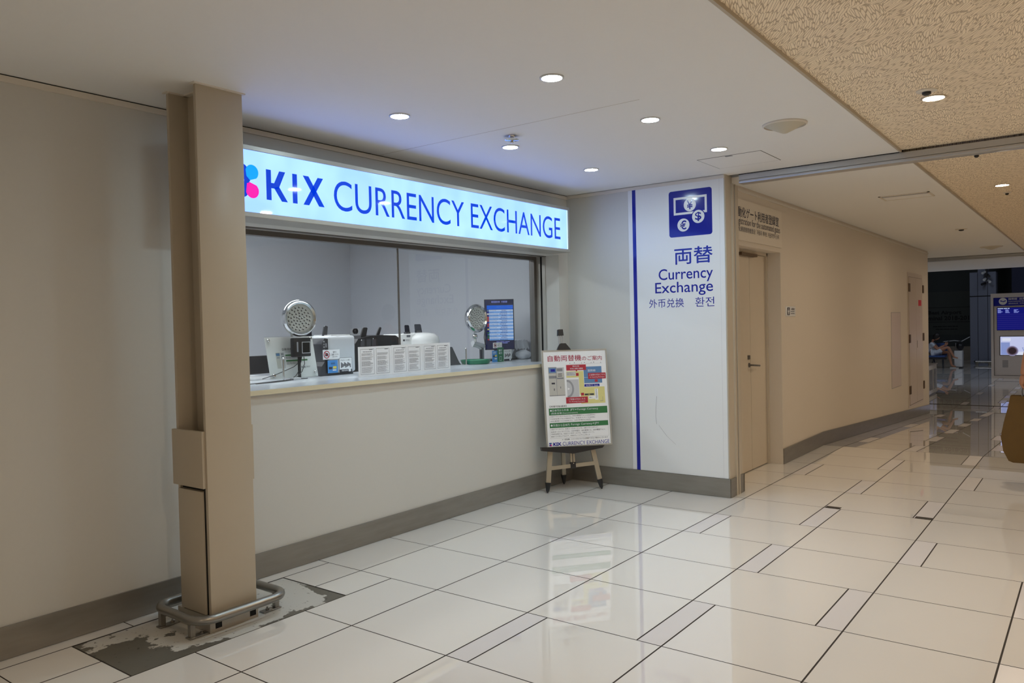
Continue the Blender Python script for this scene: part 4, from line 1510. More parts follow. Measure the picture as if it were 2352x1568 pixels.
ea = thing('display_easel', 'champagne metal display easel with black tray in the corner of the bay', 'easel', EM)
LEG = mat('easel_champagne', (0.42, 0.38, 0.30, 1), 0.35, metal=0.5)


def bar(p, q, w, d, m, name, parent, side=None):
    p, q = Vector(p), Vector(q)
    ax = (q - p).normalized()
    sd = (side or Ed)
    sd = (sd - ax * sd.dot(ax)).normalized()
    dp = ax.cross(sd).normalized()
    b = MB(m)
    b.prism([p + sd * w / 2 + dp * d / 2, p + sd * w / 2 - dp * d / 2, p - sd * w / 2 - dp * d / 2, p - sd * w / 2 + dp * d / 2], q - p)
    return b.build(name, parent)


def foot_cone(p, q, name, parent):
    MB(BLACK).tube([p, Vector(p) + (Vector(q) - Vector(p)) * 0.25, q], 0.004, n=4, r2=0.024).build(name, parent)


for u0, u1 in ((-0.243, -0.085), (0.243, 0.0)):
    a, c = EP(u0, 0.0, -0.014), EP(u0 + (u1 - u0) * 0.89, 1.16, -0.014)
    dirv = (c - a).normalized()
    lg = bar(a + dirv * 0.085, c, 0.040, 0.020, LEG, 'leg', ea)
    MB(BLACK).tube([a + Vector((0, 0, 0.001)), a + dirv * 0.02, a + dirv * 0.088], 0.004, n=8, r2=0.026).build('foot_tip', lg)
a, c = Vector((5.742, 3.79, 0.001)), EP(-0.05, 1.17, -0.05)
dirv = (c - a).normalized()
lg = bar(a + dirv * 0.085, c, 0.034, 0.022, LEG, 'leg', ea)
MB(BLACK).tube([a, a + dirv * 0.02, a + dirv * 0.088], 0.004, n=8, r2=0.026).build('foot_tip', lg)
bar(EP(-0.018, 0.235, -0.012), EP(-0.030, 1.19, -0.012), 0.016, 0.014, LEG, 'centre_post', ea)
bar(EP(0.006, 0.235, -0.012), EP(-0.011, 1.19, -0.012), 0.016, 0.014, LEG, 'centre_post', ea)
bar(EP(-0.205, 0.205, -0.010), EP(0.200, 0.225, -0.010), 0.032, 0.014, LEG, 'crossbar', ea, side=Eup)
b = MB(BLACK)
b.prism([EP(-0.03, 0.192, 0.002), EP(0.016, 0.192, 0.002), EP(0.016, 0.245, 0.002), EP(-0.03, 0.245, 0.002)], En * -0.024)
b.build('centre_clamp', ea)
MB(CHROME).lathe(EP(-0.004, 0.235, 0.002), En, [(0.004, 0), (0.004, 0.002), (0.001, 0.003)], n=10).build('clamp_screw', ea)
b = MB(BLACK)
b.prism([EP(-0.290, 0.386, -0.004), EP(0.268, 0.372, -0.004), EP(0.250, 0.352, -0.004), EP(-0.015, 0.318, -0.004), EP(-0.285, 0.355, -0.004)], En * 0.05)
b.build('tray', ea)
b = MB(BLACK)
b.prism([EP(-0.096, 1.2005, -0.006), EP(0.022, 1.2005, -0.006), EP(0.006, 1.222, -0.006), EP(-0.022, 1.256, -0.006), EP(-0.066, 1.256, -0.006), EP(-0.086, 1.222, -0.006)], En * 0.04)
b.build('top_clamp', ea)
b = MB(BLACK)
b.prism([EP(-0.078, 1.325, -0.024), EP(-0.030, 1.325, -0.024), EP(-0.034, 1.378, -0.024), EP(-0.074, 1.378, -0.024)], En * 0.04)
b.build('top_cap', ea)
b = MB(ALU)
for uu in (-0.070, -0.053, -0.036):
    b.tube([EP(uu, 1.25, 0), EP(uu - 0.002, 1.33, 0)], 0.006, n=8)
b.build('upper_rods', ea)

PW, PH = 0.585, 0.826
po = thing('exchange_poster', 'framed white poster about automatic money exchange standing on the easel', 'poster', EP(0.055, 0.386, 0.01))
O = EP(-0.237, 1.200, 0.021)
b = MB(TRIMW)
b.prism([EP(-0.237, 1.200, 0.004), EP(-0.237 + PW, 1.200, 0.004), EP(-0.237 + PW, 1.2 - PH, 0.004), EP(-0.237, 1.2 - PH, 0.004)], En * 0.016)
b.build('backing_board', po)
b = MB(ALUP)
fr = 0.011
for x0, y0, x1, y1 in ((0, 0, PW, fr), (0, PH - fr, PW, PH), (0, fr, fr, PH - fr), (PW - fr, fr, PW, PH - fr)):
    b.prism([EP(-0.237 + x0, 1.2 - y0, 0.020), EP(-0.237 + x1, 1.2 - y0, 0.020), EP(-0.237 + x1, 1.2 - y1, 0.020), EP(-0.237 + x0, 1.2 - y1, 0.020)], En * 0.006)
b.build('frame', po)
b = MB(PAPER)
s = Sheet(b, O, Ed, -Eup, 0.0004)
s.rect(fr, fr, PW - fr, PH - fr, PAPER, 0)
def F(x, y): return x * PW, y * PH
def FB(m, x0, y0, x1, y1, k=1): s.rect(*F(x0, y0), *F(x1, y1), m, k)
def FT(t, x0, y0, x1, y1, m, k=2, off=0.0, res=2): s.text(t, *F(x0, y0), *F(x1, y1), m, k, off, res)
FT('自動両替機', 0.085, 0.055, 0.600, 0.118, CRIM, 2, 0.012, 3)
FT('のご案内', 0.610, 0.070, 0.920, 0.118, CRIM, 2, 0.006, 3)
for i, x in enumerate((0.42, 0.49, 0.60, 0.645, 0.75, 0.79, 0.90)):
    s.disc(*F(x, 0.142 - 0.004 * (i % 2)), 0.0035, INKG if i % 2 == 0 else INK, 1, n=10)
FB(INKG, 0.43, 0.1500, 0.915, 0.1512)
# two exchange machines
FB(PMACH, 0.085, 0.175, 0.195, 0.470)
FB(PGREY, 0.200, 0.180, 0.325, 0.470)
FB(PGREY2, 0.085, 0.175, 0.210, 0.240, 2)
FB(PBLUE, 0.095, 0.186, 0.200, 0.232, 3)
FB(NAVY, 0.120, 0.196, 0.185, 0.222, 4)
FB(INKG, 0.090, 0.265, 0.205, 0.292, 2)
FB(PMACH, 0.200, 0.240, 0.325, 0.470, 2)
FB(INKG, 0.215, 0.190, 0.300, 0.220, 3)
FB(INK, 0.230, 0.245, 0.290, 0.252, 3)
FB(INK, 0.225, 0.265, 0.290, 0.272, 3)
FB(INKG, 0.210, 0.285, 0.310, 0.300, 3)
FB(INK, 0.125, 0.335, 0.175, 0.352, 3)
FB(INK, 0.155, 0.395, 0.165, 0.418, 3)
FB(INK, 0.255, 0.378, 0.262, 0.398, 3)
FB(INK, 0.198, 0.24, 0.202, 0.470, 4)
FB(INKG, 0.085, 0.466, 0.325, 0.472, 4)
# map
FB(PYEL, 0.355, 0.225, 0.570, 0.290)
FB(PYEL, 0.545, 0.225, 0.620, 0.470, 1.2)
FB(PYEL, 0.560, 0.395, 0.935, 0.565, 1.4)
FB(PGREY, 0.355, 0.310, 0.540, 0.490)
s.poly([(PW * 0.355 + 0.062 * math.cos(math.radians(a)), PH * 0.405 + 0.078 * math.sin(math.radians(a))) for a in range(-90, 91, 15)], PGREY2, 2)
s.poly([(PW * 0.355 + 0.046 * math.cos(math.radians(a)), PH * 0.405 + 0.060 * math.sin(math.radians(a))) for a in range(-90, 91, 15)], PGREY, 3)
s.poly([F(0.365, 0.392), F(0.400, 0.405), F(0.365, 0.418)], PAPER, 4)
FB(PBLUE, 0.625, 0.182, 0.905, 0.355)
FB(INKG, 0.625, 0.262, 0.700, 0.2635, 2)
FB(INKG, 0.625, 0.342, 0.905, 0.3435, 2)
FB(PAPER, 0.625, 0.293, 0.700, 0.2950, 2)
FT('国際線', 0.690, 0.212, 0.810, 0.236, TXTW)
FB(NAVY, 0.625, 0.364, 0.860, 0.390, 2)
FT('出発口 Gate', 0.650, 0.369, 0.840, 0.385, TXTW, 3)
FB(INK, 0.620, 0.462, 0.765, 0.480, 2)
FT('1階', 0.670, 0.465, 0.705, 0.477, YEL, 3)
FB(PAPER, 0.78, 0.415, 0.83, 0.530, 2)
s.scribble(*F(0.792, 0.42), *F(0.818, 0.52), 8, INKG, 3, ragged=0.3)
FB(PAPER, 0.68, 0.485, 0.78, 0.520, 2)
s.poly([F(0.69, 0.502), F(0.705, 0.493), F(0.705, 0.511)], INKG, 3)
FB(INKG, 0.705, 0.500, 0.735, 0.504, 3)
FB(INKG, 0.895, 0.500, 0.899, 0.545, 3)
FB(INKG, 0.855, 0.541, 0.899, 0.545, 3)
FB(PGREY, 0.36, 0.232, 0.50, 0.272, 2)
s.scribble(*F(0.365, 0.238), *F(0.49, 0.268), 3, PGREY2, 3)
FB(RED, 0.505, 0.245, 0.545, 0.275, 3)
FB(RED, 0.790, 0.318, 0.835, 0.345, 4)
FB(RED, 0.565, 0.452, 0.610, 0.480, 3)
for q in ((0.360, 0.158, 0.665, 0.216), (0.690, 0.250, 0.965, 0.312), (0.330, 0.492, 0.665, 0.555)):
    FB(RED, *q, 4)
s.poly([F(0.50, 0.216), F(0.53, 0.216), F(0.515, 0.230)], RED, 4)
FT('現在地', 0.455, 0.166, 0.56, 0.182, TXTW, 5)
FT('YOU ARE HERE', 0.415, 0.191, 0.615, 0.206, TXTW, 5, 0.01)
FT('ご出発の方はこちら', 0.705, 0.259, 0.950, 0.279, TXTW, 5)
FT('for Departing Passengers', 0.715, 0.288, 0.945, 0.302, TXTW, 5)
FT('ご到着の方はこちら', 0.370, 0.503, 0.625, 0.523, TXTW, 5)
FT('for Arriving Passengers', 0.375, 0.532, 0.620, 0.546, TXTW, 5)
FT('【両替可能通貨】', 0.075, 0.570, 0.330, 0.590, INK, 2)
FB(PGREEN, 0.060, 0.598, 0.958, 0.668)
s.disc(*F(0.090, 0.621), 0.0075, TXTW, 2)
FT('日本円から外貨', 0.110, 0.609, 0.360, 0.632, TXTW)
FT('JPY⇒Foreign Currency', 0.385, 0.609, 0.815, 0.634, TXTW)
FT('(取扱金種 Denomination)', 0.090, 0.641, 0.495, 0.662, TXTW)
s.frame(*F(0.060, 0.668), *F(0.958, 0.745), 0.001, INKG, 1)
FT('USDアメリカドル(10＄)、KRW韓国ウォン(10,000W)、', 0.075, 0.675, 0.770, 0.692, INK)
FT('TWD台湾ドル(1,000NT＄)、THBタイバーツ(500B)、', 0.075, 0.699, 0.765, 0.715, INK)
FT('HKD香港ドル(100HK＄)、CNY中国元(100元)', 0.075, 0.722, 0.695, 0.738, INK)
FB(PGREEN, 0.060, 0.748, 0.958, 0.797)
s.disc(*F(0.090, 0.772), 0.0085, TXTW, 2)
FT('外貨から日本円', 0.112, 0.760, 0.360, 0.785, TXTW)
FT('Foreign Currency⇒JPY', 0.385, 0.760, 0.815, 0.787, TXTW)
s.frame(*F(0.060, 0.797), *F(0.958, 0.905), 0.001, INKG, 1)
FT('USDアメリカドル、EURユーロ(ヨーロッパ)、GBPイギリスポンド、', 0.075, 0.805, 0.800, 0.822, INK)
FT('AUDオーストラリアドル、CNY中国元、HKD香港ドル、KRW韓国ウォン、', 0.075, 0.829, 0.910, 0.846, INK)
FT('TWD台湾ドル、SGDシンガポールドル、THBタイバーツ、', 0.075, 0.852, 0.735, 0.869, INK)
FT('IDRインドネシアルピア、MYRマレーシアリンギット', 0.075, 0.876, 0.665, 0.893, INK)
FT('※一部金種、シリーズについては両替できない場合もございます', 0.235, 0.912, 0.940, 0.928, INK)
FT('KIX', 0.098, 0.946, 0.222, 0.980, NAVY, 2, 0.045, 3)
FT('CURRENCY EXCHANGE', 0.240, 0.944, 0.958, 0.982, NAVY, 2, -0.002, 3)
def mini(cx, cy, ang, m):
    L, W_ = 0.0165, 0.0066
    pts = [(0, 0)] + [(L - W_ + W_ * math.cos(math.radians(i * 15)), W_ * math.sin(math.radians(i * 15))) for i in range(-8, 9)]
    c_, s_ = math.cos(ang), math.sin(ang)
    s.poly([(cx + x * c_ - y * s_, cy + x * s_ + y * c_) for x, y in pts], m, 3)
mx_, my_ = F(0.058, 0.963)
mini(mx_, my_, math.radians(-58), PBLUE)
mini(mx_, my_, math.radians(58), PINK)
mini(mx_, my_, math.radians(180 - 58), NAVY)
mini(mx_, my_, math.radians(180 + 58), NAVY)
b.build('printed_sheet', po)

# ------------------------------------------------------------------ corridor: door, room sign, plates, hatch
d = thing('door_1', None, None, (7.1, 2.62, 0))
d['kind'] = 'structure'
b = MB(DOORM).box(DX0 + 0.03, 2.62, 0.008, 7.183, 2.66, DZ - 0.03)
b.build('door_leaf', d)['kind'] = 'structure'
b = MB(DOORM).box(7.189, 2.62, 0.008, 7.605, 2.66, DZ - 0.03)
b.build('door_leaf', d)['kind'] = 'structure'
b = MB(DOORM)
b.box(DX0, 2.60, 0, DX0 + 0.027, 2.70, DZ).box(7.609, 2.60, 0, DX1, 2.70, DZ).box(DX0, 2.60, DZ - 0.027, DX1, 2.70, DZ)
b.build('door_frame', d)['kind'] = 'structure'
b = MB(GAP).box(DX0 + 0.02, 2.64, 0.002, 7.61, 2.69, DZ - 0.01)
b.build('shadow_gap', d)['kind'] = 'structure'
b = MB(DKALU).lathe((7.14, 2.612, 0.992), (0, 1, 0), [(0.020, 0), (0.022, 0.008)], n=16)
b.tube([(7.14, 2.605, 0.992), (7.14, 2.575, 0.992), (7.16, 2.565, 0.990), (7.27, 2.565, 0.982)], 0.009, n=10)
b.build('lever_handle', d)
b = MB(DKALU).box(7.105, 2.610, 1.045, 7.155, 2.6205, 1.085, bev=0.003)
b.build('lock_plate', d)
b = MB(BROWNM).box(6.90, 2.58, DZ - 0.055, 7.30, 2.619, DZ - 0.03)
b.build('door_closer', d)
w = MB(WALLC).box(DX0 - 0.05, 2.70, 0, DX1 + 0.05, 2.76, DZ + 0.1)
struct(w, 'wall_door_backing')

t = thing('registration_room_sign', 'cream plate over the corridor door reading Registration for the automated gates', 'sign', (7.0, YC, 2.1))
b = MB(mat('cream_plate', (0.70, 0.64, 0.55, 1), 0.4))
b.box(6.40, YC - 0.012, 2.104, 7.655, YC - 0.0005, 2.456)
s = Sheet(b, (0, YC - 0.012, 0), (1, 0, 0), (0, 0, -1), 0.0008)
s.text('自動化ゲート利用者登録室', 6.42, -2.392, 7.565, -2.300, EXITB, 2, 0.012, 3)
s.text('Registration for the automated gates', 6.44, -2.300, 7.600, -2.222, EXITB, 2, 0.0, 3)
s.text('自动化通道使用者登记', 6.42, -2.222, 6.92, -2.178, EXITB, 2)
s.text('자동화 게이트 이용희망자 등록', 6.965, -2.222, 7.570, -2.178, EXITB, 2)
b.build('printed_plate', t)

t = thing('small_wall_plate', 'small white plate with a dark figure pictogram on the corridor wall beside the door', 'sign', (7.9, YC, 1.49))
b = MB(PANELW)
b.box(7.765, YC - 0.008, 1.440, 8.060, YC - 0.0005, 1.540, bev=0.0015, seg=1)
s = Sheet(b, (7.765, YC - 0.008, 1.540), (1, 0, 0), (0, 0, -1), 0.0008)
s.rect(0.035, 0.012, 0.110, 0.088, EXITB, 1)
s.disc(0.072, 0.026, 0.011, PANELW, 2, ry=0.008)
s.poly([(0.050, 0.038), (0.094, 0.038), (0.094, 0.060), (0.085, 0.060), (0.085, 0.082), (0.060, 0.082), (0.060, 0.060), (0.050, 0.060)], PANELW, 2)
s.text('入国審査', 0.140, 0.016, 0.265, 0.040, EXITB, 2)
s.scribble(0.140, 0.050, 0.265, 0.062, 1, EXITB, ragged=0)
s.scribble(0.140, 0.070, 0.265, 0.082, 1, EXITB, ragged=0)
b.build('printed_plate', t)

b = MB(BRASS)
b.box(6.150, 2.3605, 1.30, 6.178, 2.3617, 1.56)
s = Sheet(b, (6.150, 2.3605, 1.56), (1, 0, 0), (0, 0, -1), 0.0005)
s.scribble(0.006, 0.012, 0.022, 0.25, 14, INK, 1, fill=0.5, ragged=0.1)
tag(b.build('caution_label', loc=(6.165, 2.36, 1.43)), 'narrow yellow caution label on the beige jamb beside the sign wall', 'label')

t = thing('utility_hatch', 'tall double leaf utility hatch with dark hinges near the far end of the corridor', 'hatch', (14.5, YC, 0))
zb_ = -0.075
MB(HATCH).box(13.87, YC - 0.006, zb_, 15.17, YC - 0.0005, 2.125).build('hatch_frame', t)
MB(GAP).box(13.95, YC - 0.0068, zb_ + 0.035, 15.13, YC - 0.0062, 2.055).build('shadow_gap', t)
MB(HATCH).box(13.955, YC - 0.013, zb_ + 0.045, 14.550, YC - 0.0066, 2.05).build('hatch_leaf', t)
MB(HATCH).box(14.558, YC - 0.013, zb_ + 0.045, 15.125, YC - 0.0066, 2.05).build('hatch_leaf', t)
for x in (13.985, 15.20):
    for z0 in (1.81, 0.98, 0.145):
        MB(BROWNM).box(x - 0.055, YC - 0.020, z0, x + 0.055, YC - 0.0005, z0 + 0.135).build('hinge', t)
b = MB(TICK)
b.box(14.75, YC - 0.0145, 1.585, 15.02, YC - 0.0131, 1.685)
s = Sheet(b, (14.75, YC - 0.0145, 1.685), (1, 0, 0), (0, 0, -1), 0.0006)
s.scribble(0.05, 0.015, 0.22, 0.085, 3, RED, 1, fill=0.4, ragged=0.2)
b.build('red_label', t)
MB(BROWNM).box(14.60, YC - 0.0145, 0.88, 14.63, YC - 0.0131, 1.0).build('latch', t)
t = thing('access_panel', 'flush pinkish access panel low in the corridor wall before the utility hatch', 'panel', (12.95, YC, 0.35))
MB(mat('panel_pink', (0.60, 0.52, 0.49, 1), 0.4)).box(12.63, YC - 0.003, 0.345, 13.30, YC - 0.0005, 1.47).build('panel_face', t)
b = MB(PGREY2)
for q in ((12.625, 0.34, 12.632, 1.475), (13.298, 0.34, 13.305, 1.475), (12.625, 1.470, 13.305, 1.477), (12.625, 0.338, 13.305, 0.345)):
    b.box(q[0], YC - 0.0034, q[1], q[2], YC - 0.0006, q[3])
b.build('joint', t)

# ------------------------------------------------------------------ the rest of the corridor and the dark hall
w = MB(WALLC).box(-6, -9.2, 0, 9.0, -8.9, ZC + 0.1).box(9.0, -9.2, ZH, 17.7, -8.9, ZC + 0.1)
struct(w, 'wall_right')
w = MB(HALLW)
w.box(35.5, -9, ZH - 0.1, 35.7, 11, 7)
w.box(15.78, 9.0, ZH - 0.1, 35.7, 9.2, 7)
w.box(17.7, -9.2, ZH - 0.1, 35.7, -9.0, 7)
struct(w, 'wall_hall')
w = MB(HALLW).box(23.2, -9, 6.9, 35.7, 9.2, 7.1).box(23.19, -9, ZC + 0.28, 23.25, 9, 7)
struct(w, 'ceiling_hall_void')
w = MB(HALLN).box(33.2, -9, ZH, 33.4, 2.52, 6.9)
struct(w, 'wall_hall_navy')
t = MB(GAP)
t.box(17.76, -9, ZH - 0.002, 17.84, 9, ZH + 0.003)
struct(t, 'trim_12')
t = MB(BASEB).box(35.46, 2.5, ZH, 35.5, 9, ZH + 0.55)
struct(t, 'baseboard_hall')

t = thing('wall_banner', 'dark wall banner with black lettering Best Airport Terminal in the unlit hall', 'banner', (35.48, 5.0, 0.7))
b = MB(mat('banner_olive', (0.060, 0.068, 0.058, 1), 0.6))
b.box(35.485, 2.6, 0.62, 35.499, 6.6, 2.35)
s = Sheet(b, (35.485, 0, 0), (0, -1, 0), (0, 0, -1), 0.004)
s.text('Best Airport', -5.56, -1.60, -4.39, -1.405, HALLT, 2, 0.035)
s.text('Terminal 2018-2019', -5.93, -1.385, -3.96, -1.205, HALLT, 2, 0.035)
s.rect(-6.5, -1.735, -2.7, -1.715, HALLT, 1)
s.rect(-6.5, -1.15, -2.7, -1.13, HALLT, 1)
random.seed(3)
s.scribble(-5.4, -0.98, -4.5, -0.94, 1, HALLT, ragged=0.05, fill=0.9)
s.scribble(-5.3, -0.87, -4.5, -0.83, 1, HALLT, ragged=0.05, fill=0.9)
b.build('printed_face', t)

pi = thing('hall_pillar', 'blue grey panelled pillar standing in the dark hall beside the flight information stand', 'pillar', (32.6, 3.4, ZH))
b = MB(HALLP)
b.box(32.6, 3.52, ZH, 33.1, 3.76, 2.93)
b.box(32.6, 3.215, ZH, 33.1, 3.505, 4.2)
b.box(32.6, 2.95, ZH, 33.1, 3.20, 2.93)
b.build('panels', pi)
b = MB(GAP).box(32.62, 2.96, ZH, 33.05, 3.75, 2.90).box(32.597, 2.95, 2.05, 32.601, 3.76, 2.085)
b.build('joint', pi)
gr2 = thing('pillar_guard_rail', 'low metal guard rail at the foot of the hall pillar', 'guard rail', (32.35, 3.3, ZH))
MB(STEEL).tube([(32.5, 3.60, ZH + 0.1), (32.35, 3.56, ZH + 0.1), (32.35, 3.10, ZH + 0.1), (32.5, 3.06, ZH + 0.1)], 0.05, n=10).build('tube', gr2)
for y in (3.53, 3.13):
    MB(STEEL).box(32.30, y - 0.05, ZH, 32.40, y + 0.05, ZH + 0.1, bev=0.01).build('post', gr2)
cl = thing('camera_cluster', 'cluster of small black and white cameras hanging high on the hall pillar', 'camera', (32.5, 3.22, 2.9))
MB(BLACK).box(32.48, 3.20, 2.62, 32.60, 3.26, 3.15).build('bracket', cl)
for dy, dz, m in ((0.05, -0.02, WHITEP), (-0.04, -0.14, BLACK), (0.03, -0.26, WHITEP), (-0.05, -0.34, WHITEP), (0.06, -0.42, BLACK)):
    MB(m).tube([(32.52, 3.22 + dy, 2.95 + dz), (32.34, 3.22 + dy * 2.2, 2.90 + dz)], 0.045, n=12).build('camera_body', cl)

ks = thing('flight_information_stand', 'grey flight information stand with navy header and two lit screens in the hall', 'information stand', (25.7, 1.3, ZH))
MB(KIOSKM).box(25.622, 0.105, ZH, 26.1, 2.44, 1.98, bev=0.01).build('cabinet', ks)
b = MB(KIOSKM)
for q in ((0.1, 1.87, 2.445, 1.985), (0.1, ZH, 2.445, ZH + 0.075), (2.383, ZH + 0.075, 2.445, 1.87), (0.1, ZH + 0.075, 0.165, 1.87)):
    b.box(25.585, q[0], q[1], 25.622, q[2], q[3])
b.build('frame', ks)
b = MB(GAP).box(25.617, 0.165, ZH + 0.075, 25.6195, 2.383, ZH + 0.085).box(25.617, 2.373, ZH + 0.075, 25.6195, 2.383, 1.64)
b.build('joint', ks)
b = MB(NAVY)
b.box(25.60, 0.17, 1.636, 25.619, 2.38, 1.868)
s = Sheet(b, (25.60, 0, 0), (0, -1, 0), (0, 0, -1), 0.002)
s.disc(-2.155, -1.765, 0.098, PANELW, 1)
s.poly([(-2.225, -1.785), (-2.20, -1.79), (-2.15, -1.765), (-2.10, -1.79), (-2.075, -1.785), (-2.09, -1.765), (-2.14, -1.742), (-2.215, -1.765)], NAVY, 2)
s.text('国際線', -2.025, -1.855, -1.82, -1.795, TXTW, 1, 0.02)
s.text('出発', -1.765, -1.855, -1.62, -1.795, TXTW, 1, 0.02)
s.text('International Departures', -2.025, -1.775, -1.45, -1.735, TXTW, 1, 0.01)
s.text('国际航线出发', -2.02, -1.718, -1.80, -1.680, TXTW, 1)
s.text('국제선 출발', -1.765, -1.718, -1.52, -1.680, TXTW, 1)
b.build('header_panel', ks)
b = MB(BLACK)
b.box(25.606, 0.45, 0.955, 25.621, 2.305, 1.595)
s = Sheet(b, (25.606, 0, 0), (0, -1, 0), (0, 0, -1), 0.002)
s.rect(-2.296, -1.585, -0.46, -0.965, SCR_N, 1)
for i in range(8):
    s.rect(-2.296, -1.41 + i * 0.055, -0.46, -1.385 + i * 0.055, SCR_N2, 2)
s.scribble(-2.28, -1.575, -2.0, -1.545, 1, SCR_W, 3, fill=0.8, ragged=0)
for x in (-2.28, -2.10, -1.90, -1.65, -1.57, -1.3, -1.1, -0.8):
    s.scribble(x, -1.53, x + 0.13, -1.43, 4, SCR_T, 3, fill=0.6, ragged=0.5)
b.build('departures_screen', ks)
b = MB(BLACK)
b.box(25.606, 0.55, 0.255, 25.621, 2.245, 0.795)
s = Sheet(b, (25.606, 0, 0), (0, -1, 0), (0, 0, -1), 0.002)
s.rect(-2.225, -0.780, -0.56, -0.270, SCR_B, 1)
s.rect(-2.215, -0.62, -2.00, -0.275, SCR_B2, 2)
s.rect(-2.18, -0.74, -1.98, -0.66, SCR_B3, 2)
s.rect(-1.86, -0.36, -0.60, -0.275, SCR_B3, 2)
for q_, m_ in ((1.25, SCR_V), (1.05, SCR_Y), (0.80, SCR_X)):
    s.disc(-1.945, -0.385, 0.115 * q_, m_, 4 + (1.3 - q_), ry=0.112 * q_)
s.poly([(-1.72, -0.48), (-1.42, -0.48), (-1.46, -0.38), (-1.57, -0.33), (-1.68, -0.38)], SCR_B2, 3)
s.poly([(-1.70, -0.47), (-1.44, -0.47), (-1.48, -0.39), (-1.57, -0.345), (-1.66, -0.39)], SCR_B, 4)
b.build('picture_screen', ks)
b = MB(PGREY2)
for i in range(9):
    b.box(25.615, 2.045, -0.075 + i * 0.023, 25.6192, 2.18, -0.063 + i * 0.023)
b.build('vent_slats', ks)

cb = thing('white_cabinet', 'low white cabinet with two tall dark panes just past the corridor end', 'cabinet', (19.7, 3.28, ZH))
MB(WHITEP).box(18.75, 3.05, ZH + 0.03, 20.5, 3.50, 0.285, bev=0.006).build('body', cb)
MB(DGREY).box(18.78, 3.07, ZH, 20.47, 3.48, ZH + 0.03).build('plinth', cb)
MB(PGREY2).box(18.73, 3.035, 0.285, 20.52, 3.52, 0.302).build('top_board', cb)
for x0, x1 in ((19.52, 19.90), (20.06, 20.38)):
    MB(MGREY).box(x0, 3.044, ZH + 0.12, x1, 3.0505, 0.19).build('pane', cb)

# unseen fill lamps added high in the hall to brighten it
HALL_FILL = emission('hall_fill_lamp', (0.75, 0.84, 1.0, 1), 11.0)
for x, y in ((27.0, -3.0), (25.0, 4.5)):
    t = thing('hall_fill_lamp', 'added dim flat fill lamp, unseen, high under the dark hall ceiling', 'ceiling light', (x, y, 6.9), 'added hall fill lamps out of view')
    MB(HALL_FILL).box(x - 1.2, y - 0.4, 6.80, x + 1.2, y + 0.4, 6.82).build('diffuser', t)
    MB(DGREY).box(x - 1.25, y - 0.45, 6.82, x + 1.25, y + 0.45, 6.87).build('housing', t)

for x, y in ((20.3, -2.6), (20.3, -6.0), (20.3, 6.5)):  # more added fill, brightens the floor and underside of the low ceiling
    ceiling_light('hall_fill_lamp', x, y, 0.06, ZC - 0.001, 'added recessed fill lamp, unseen, in the low hall ceiling', 'added hall fill lamps out of view')

# bench with blue seats
bn = thing('waiting_bench', 'row of blue waiting seats on a steel beam in the dark hall', 'bench', (29.95, 5.0, ZH))
for y in (4.42, 4.98, 5.54):
    MB(SEATB).box(29.70, y - 0.25, ZH + 0.38, 30.20, y + 0.25, ZH + 0.44, bev=0.02).build('seat', bn)
    MB(SEATB).box(30.15, y - 0.25, ZH + 0.44, 30.24, y + 0.25, ZH + 0.85, bev=0.02).build('backrest', bn)
MB(DGREY).box(29.92, 4.15, ZH + 0.30, 29.98, 5.8, ZH + 0.37).build('beam', bn)
for y in (4.55, 5.45):
    MB(STEEL).tube([(29.68, y - 0.12, ZH + 0.025), (29.95, y, ZH + 0.32), (30.22, y + 0.12, ZH + 0.025)], 0.022, n=8).build('leg', bn)
wb = thing('white_box_stand', 'white box standing on the hall floor in front of the seated person', 'box', (30.1, 3.81, ZH))
bg0 = wb
MB(WHITEP).box(29.9, 3.69, ZH + 0.04, 30.25, 3.925, 0.20, bev=0.01).build('body', wb)
MB(BLACK).box(29.92, 3.70, ZH, 30.23, 3.915, ZH + 0.04).build('base', wb)
MB(CHROME).tube([(29.93, 3.88, 0.20), (29.93, 3.88, 0.46)], 0.012, n=8).build('handle_post', wb)
bg = thing('black_bag', 'black bag lying on top of the white box in the hall', 'bag', (30.08, 3.78, 0.20))
MB(BLACK).ball((30.10, 3.77, 0.335), 0.15, sc=(0.9, 0.75, 0.9), n=20).build('body', bg)
MB(BLACK).tube([(30.05, 3.84, 0.43), (30.05, 3.80, 0.52), (30.05, 3.74, 0.52), (30.05, 3.70, 0.43)], 0.012, n=8).build('strap', bg)
st = thing('luggage_strap_barrier', 'thin pale barrier strap stretched behind the seated person towards the hall pillar', 'barrier', (31.9, 4.0, ZH))
MB(PGREY).tube([(31.6, 4.5, 0.47), (31.75, 4.15, 0.50), (31.9, 3.95, 0.47), (32.1, 3.72, 0.62)], 0.015, n=6).build('strap', st)
MB(DGREY).tube([(31.6, 4.5, ZH), (31.6, 4.5, 0.49)], 0.03, n=8).build('post', st)


for o in (wb, bg):
    o.location += Vector((0.34, 0.043, 0))

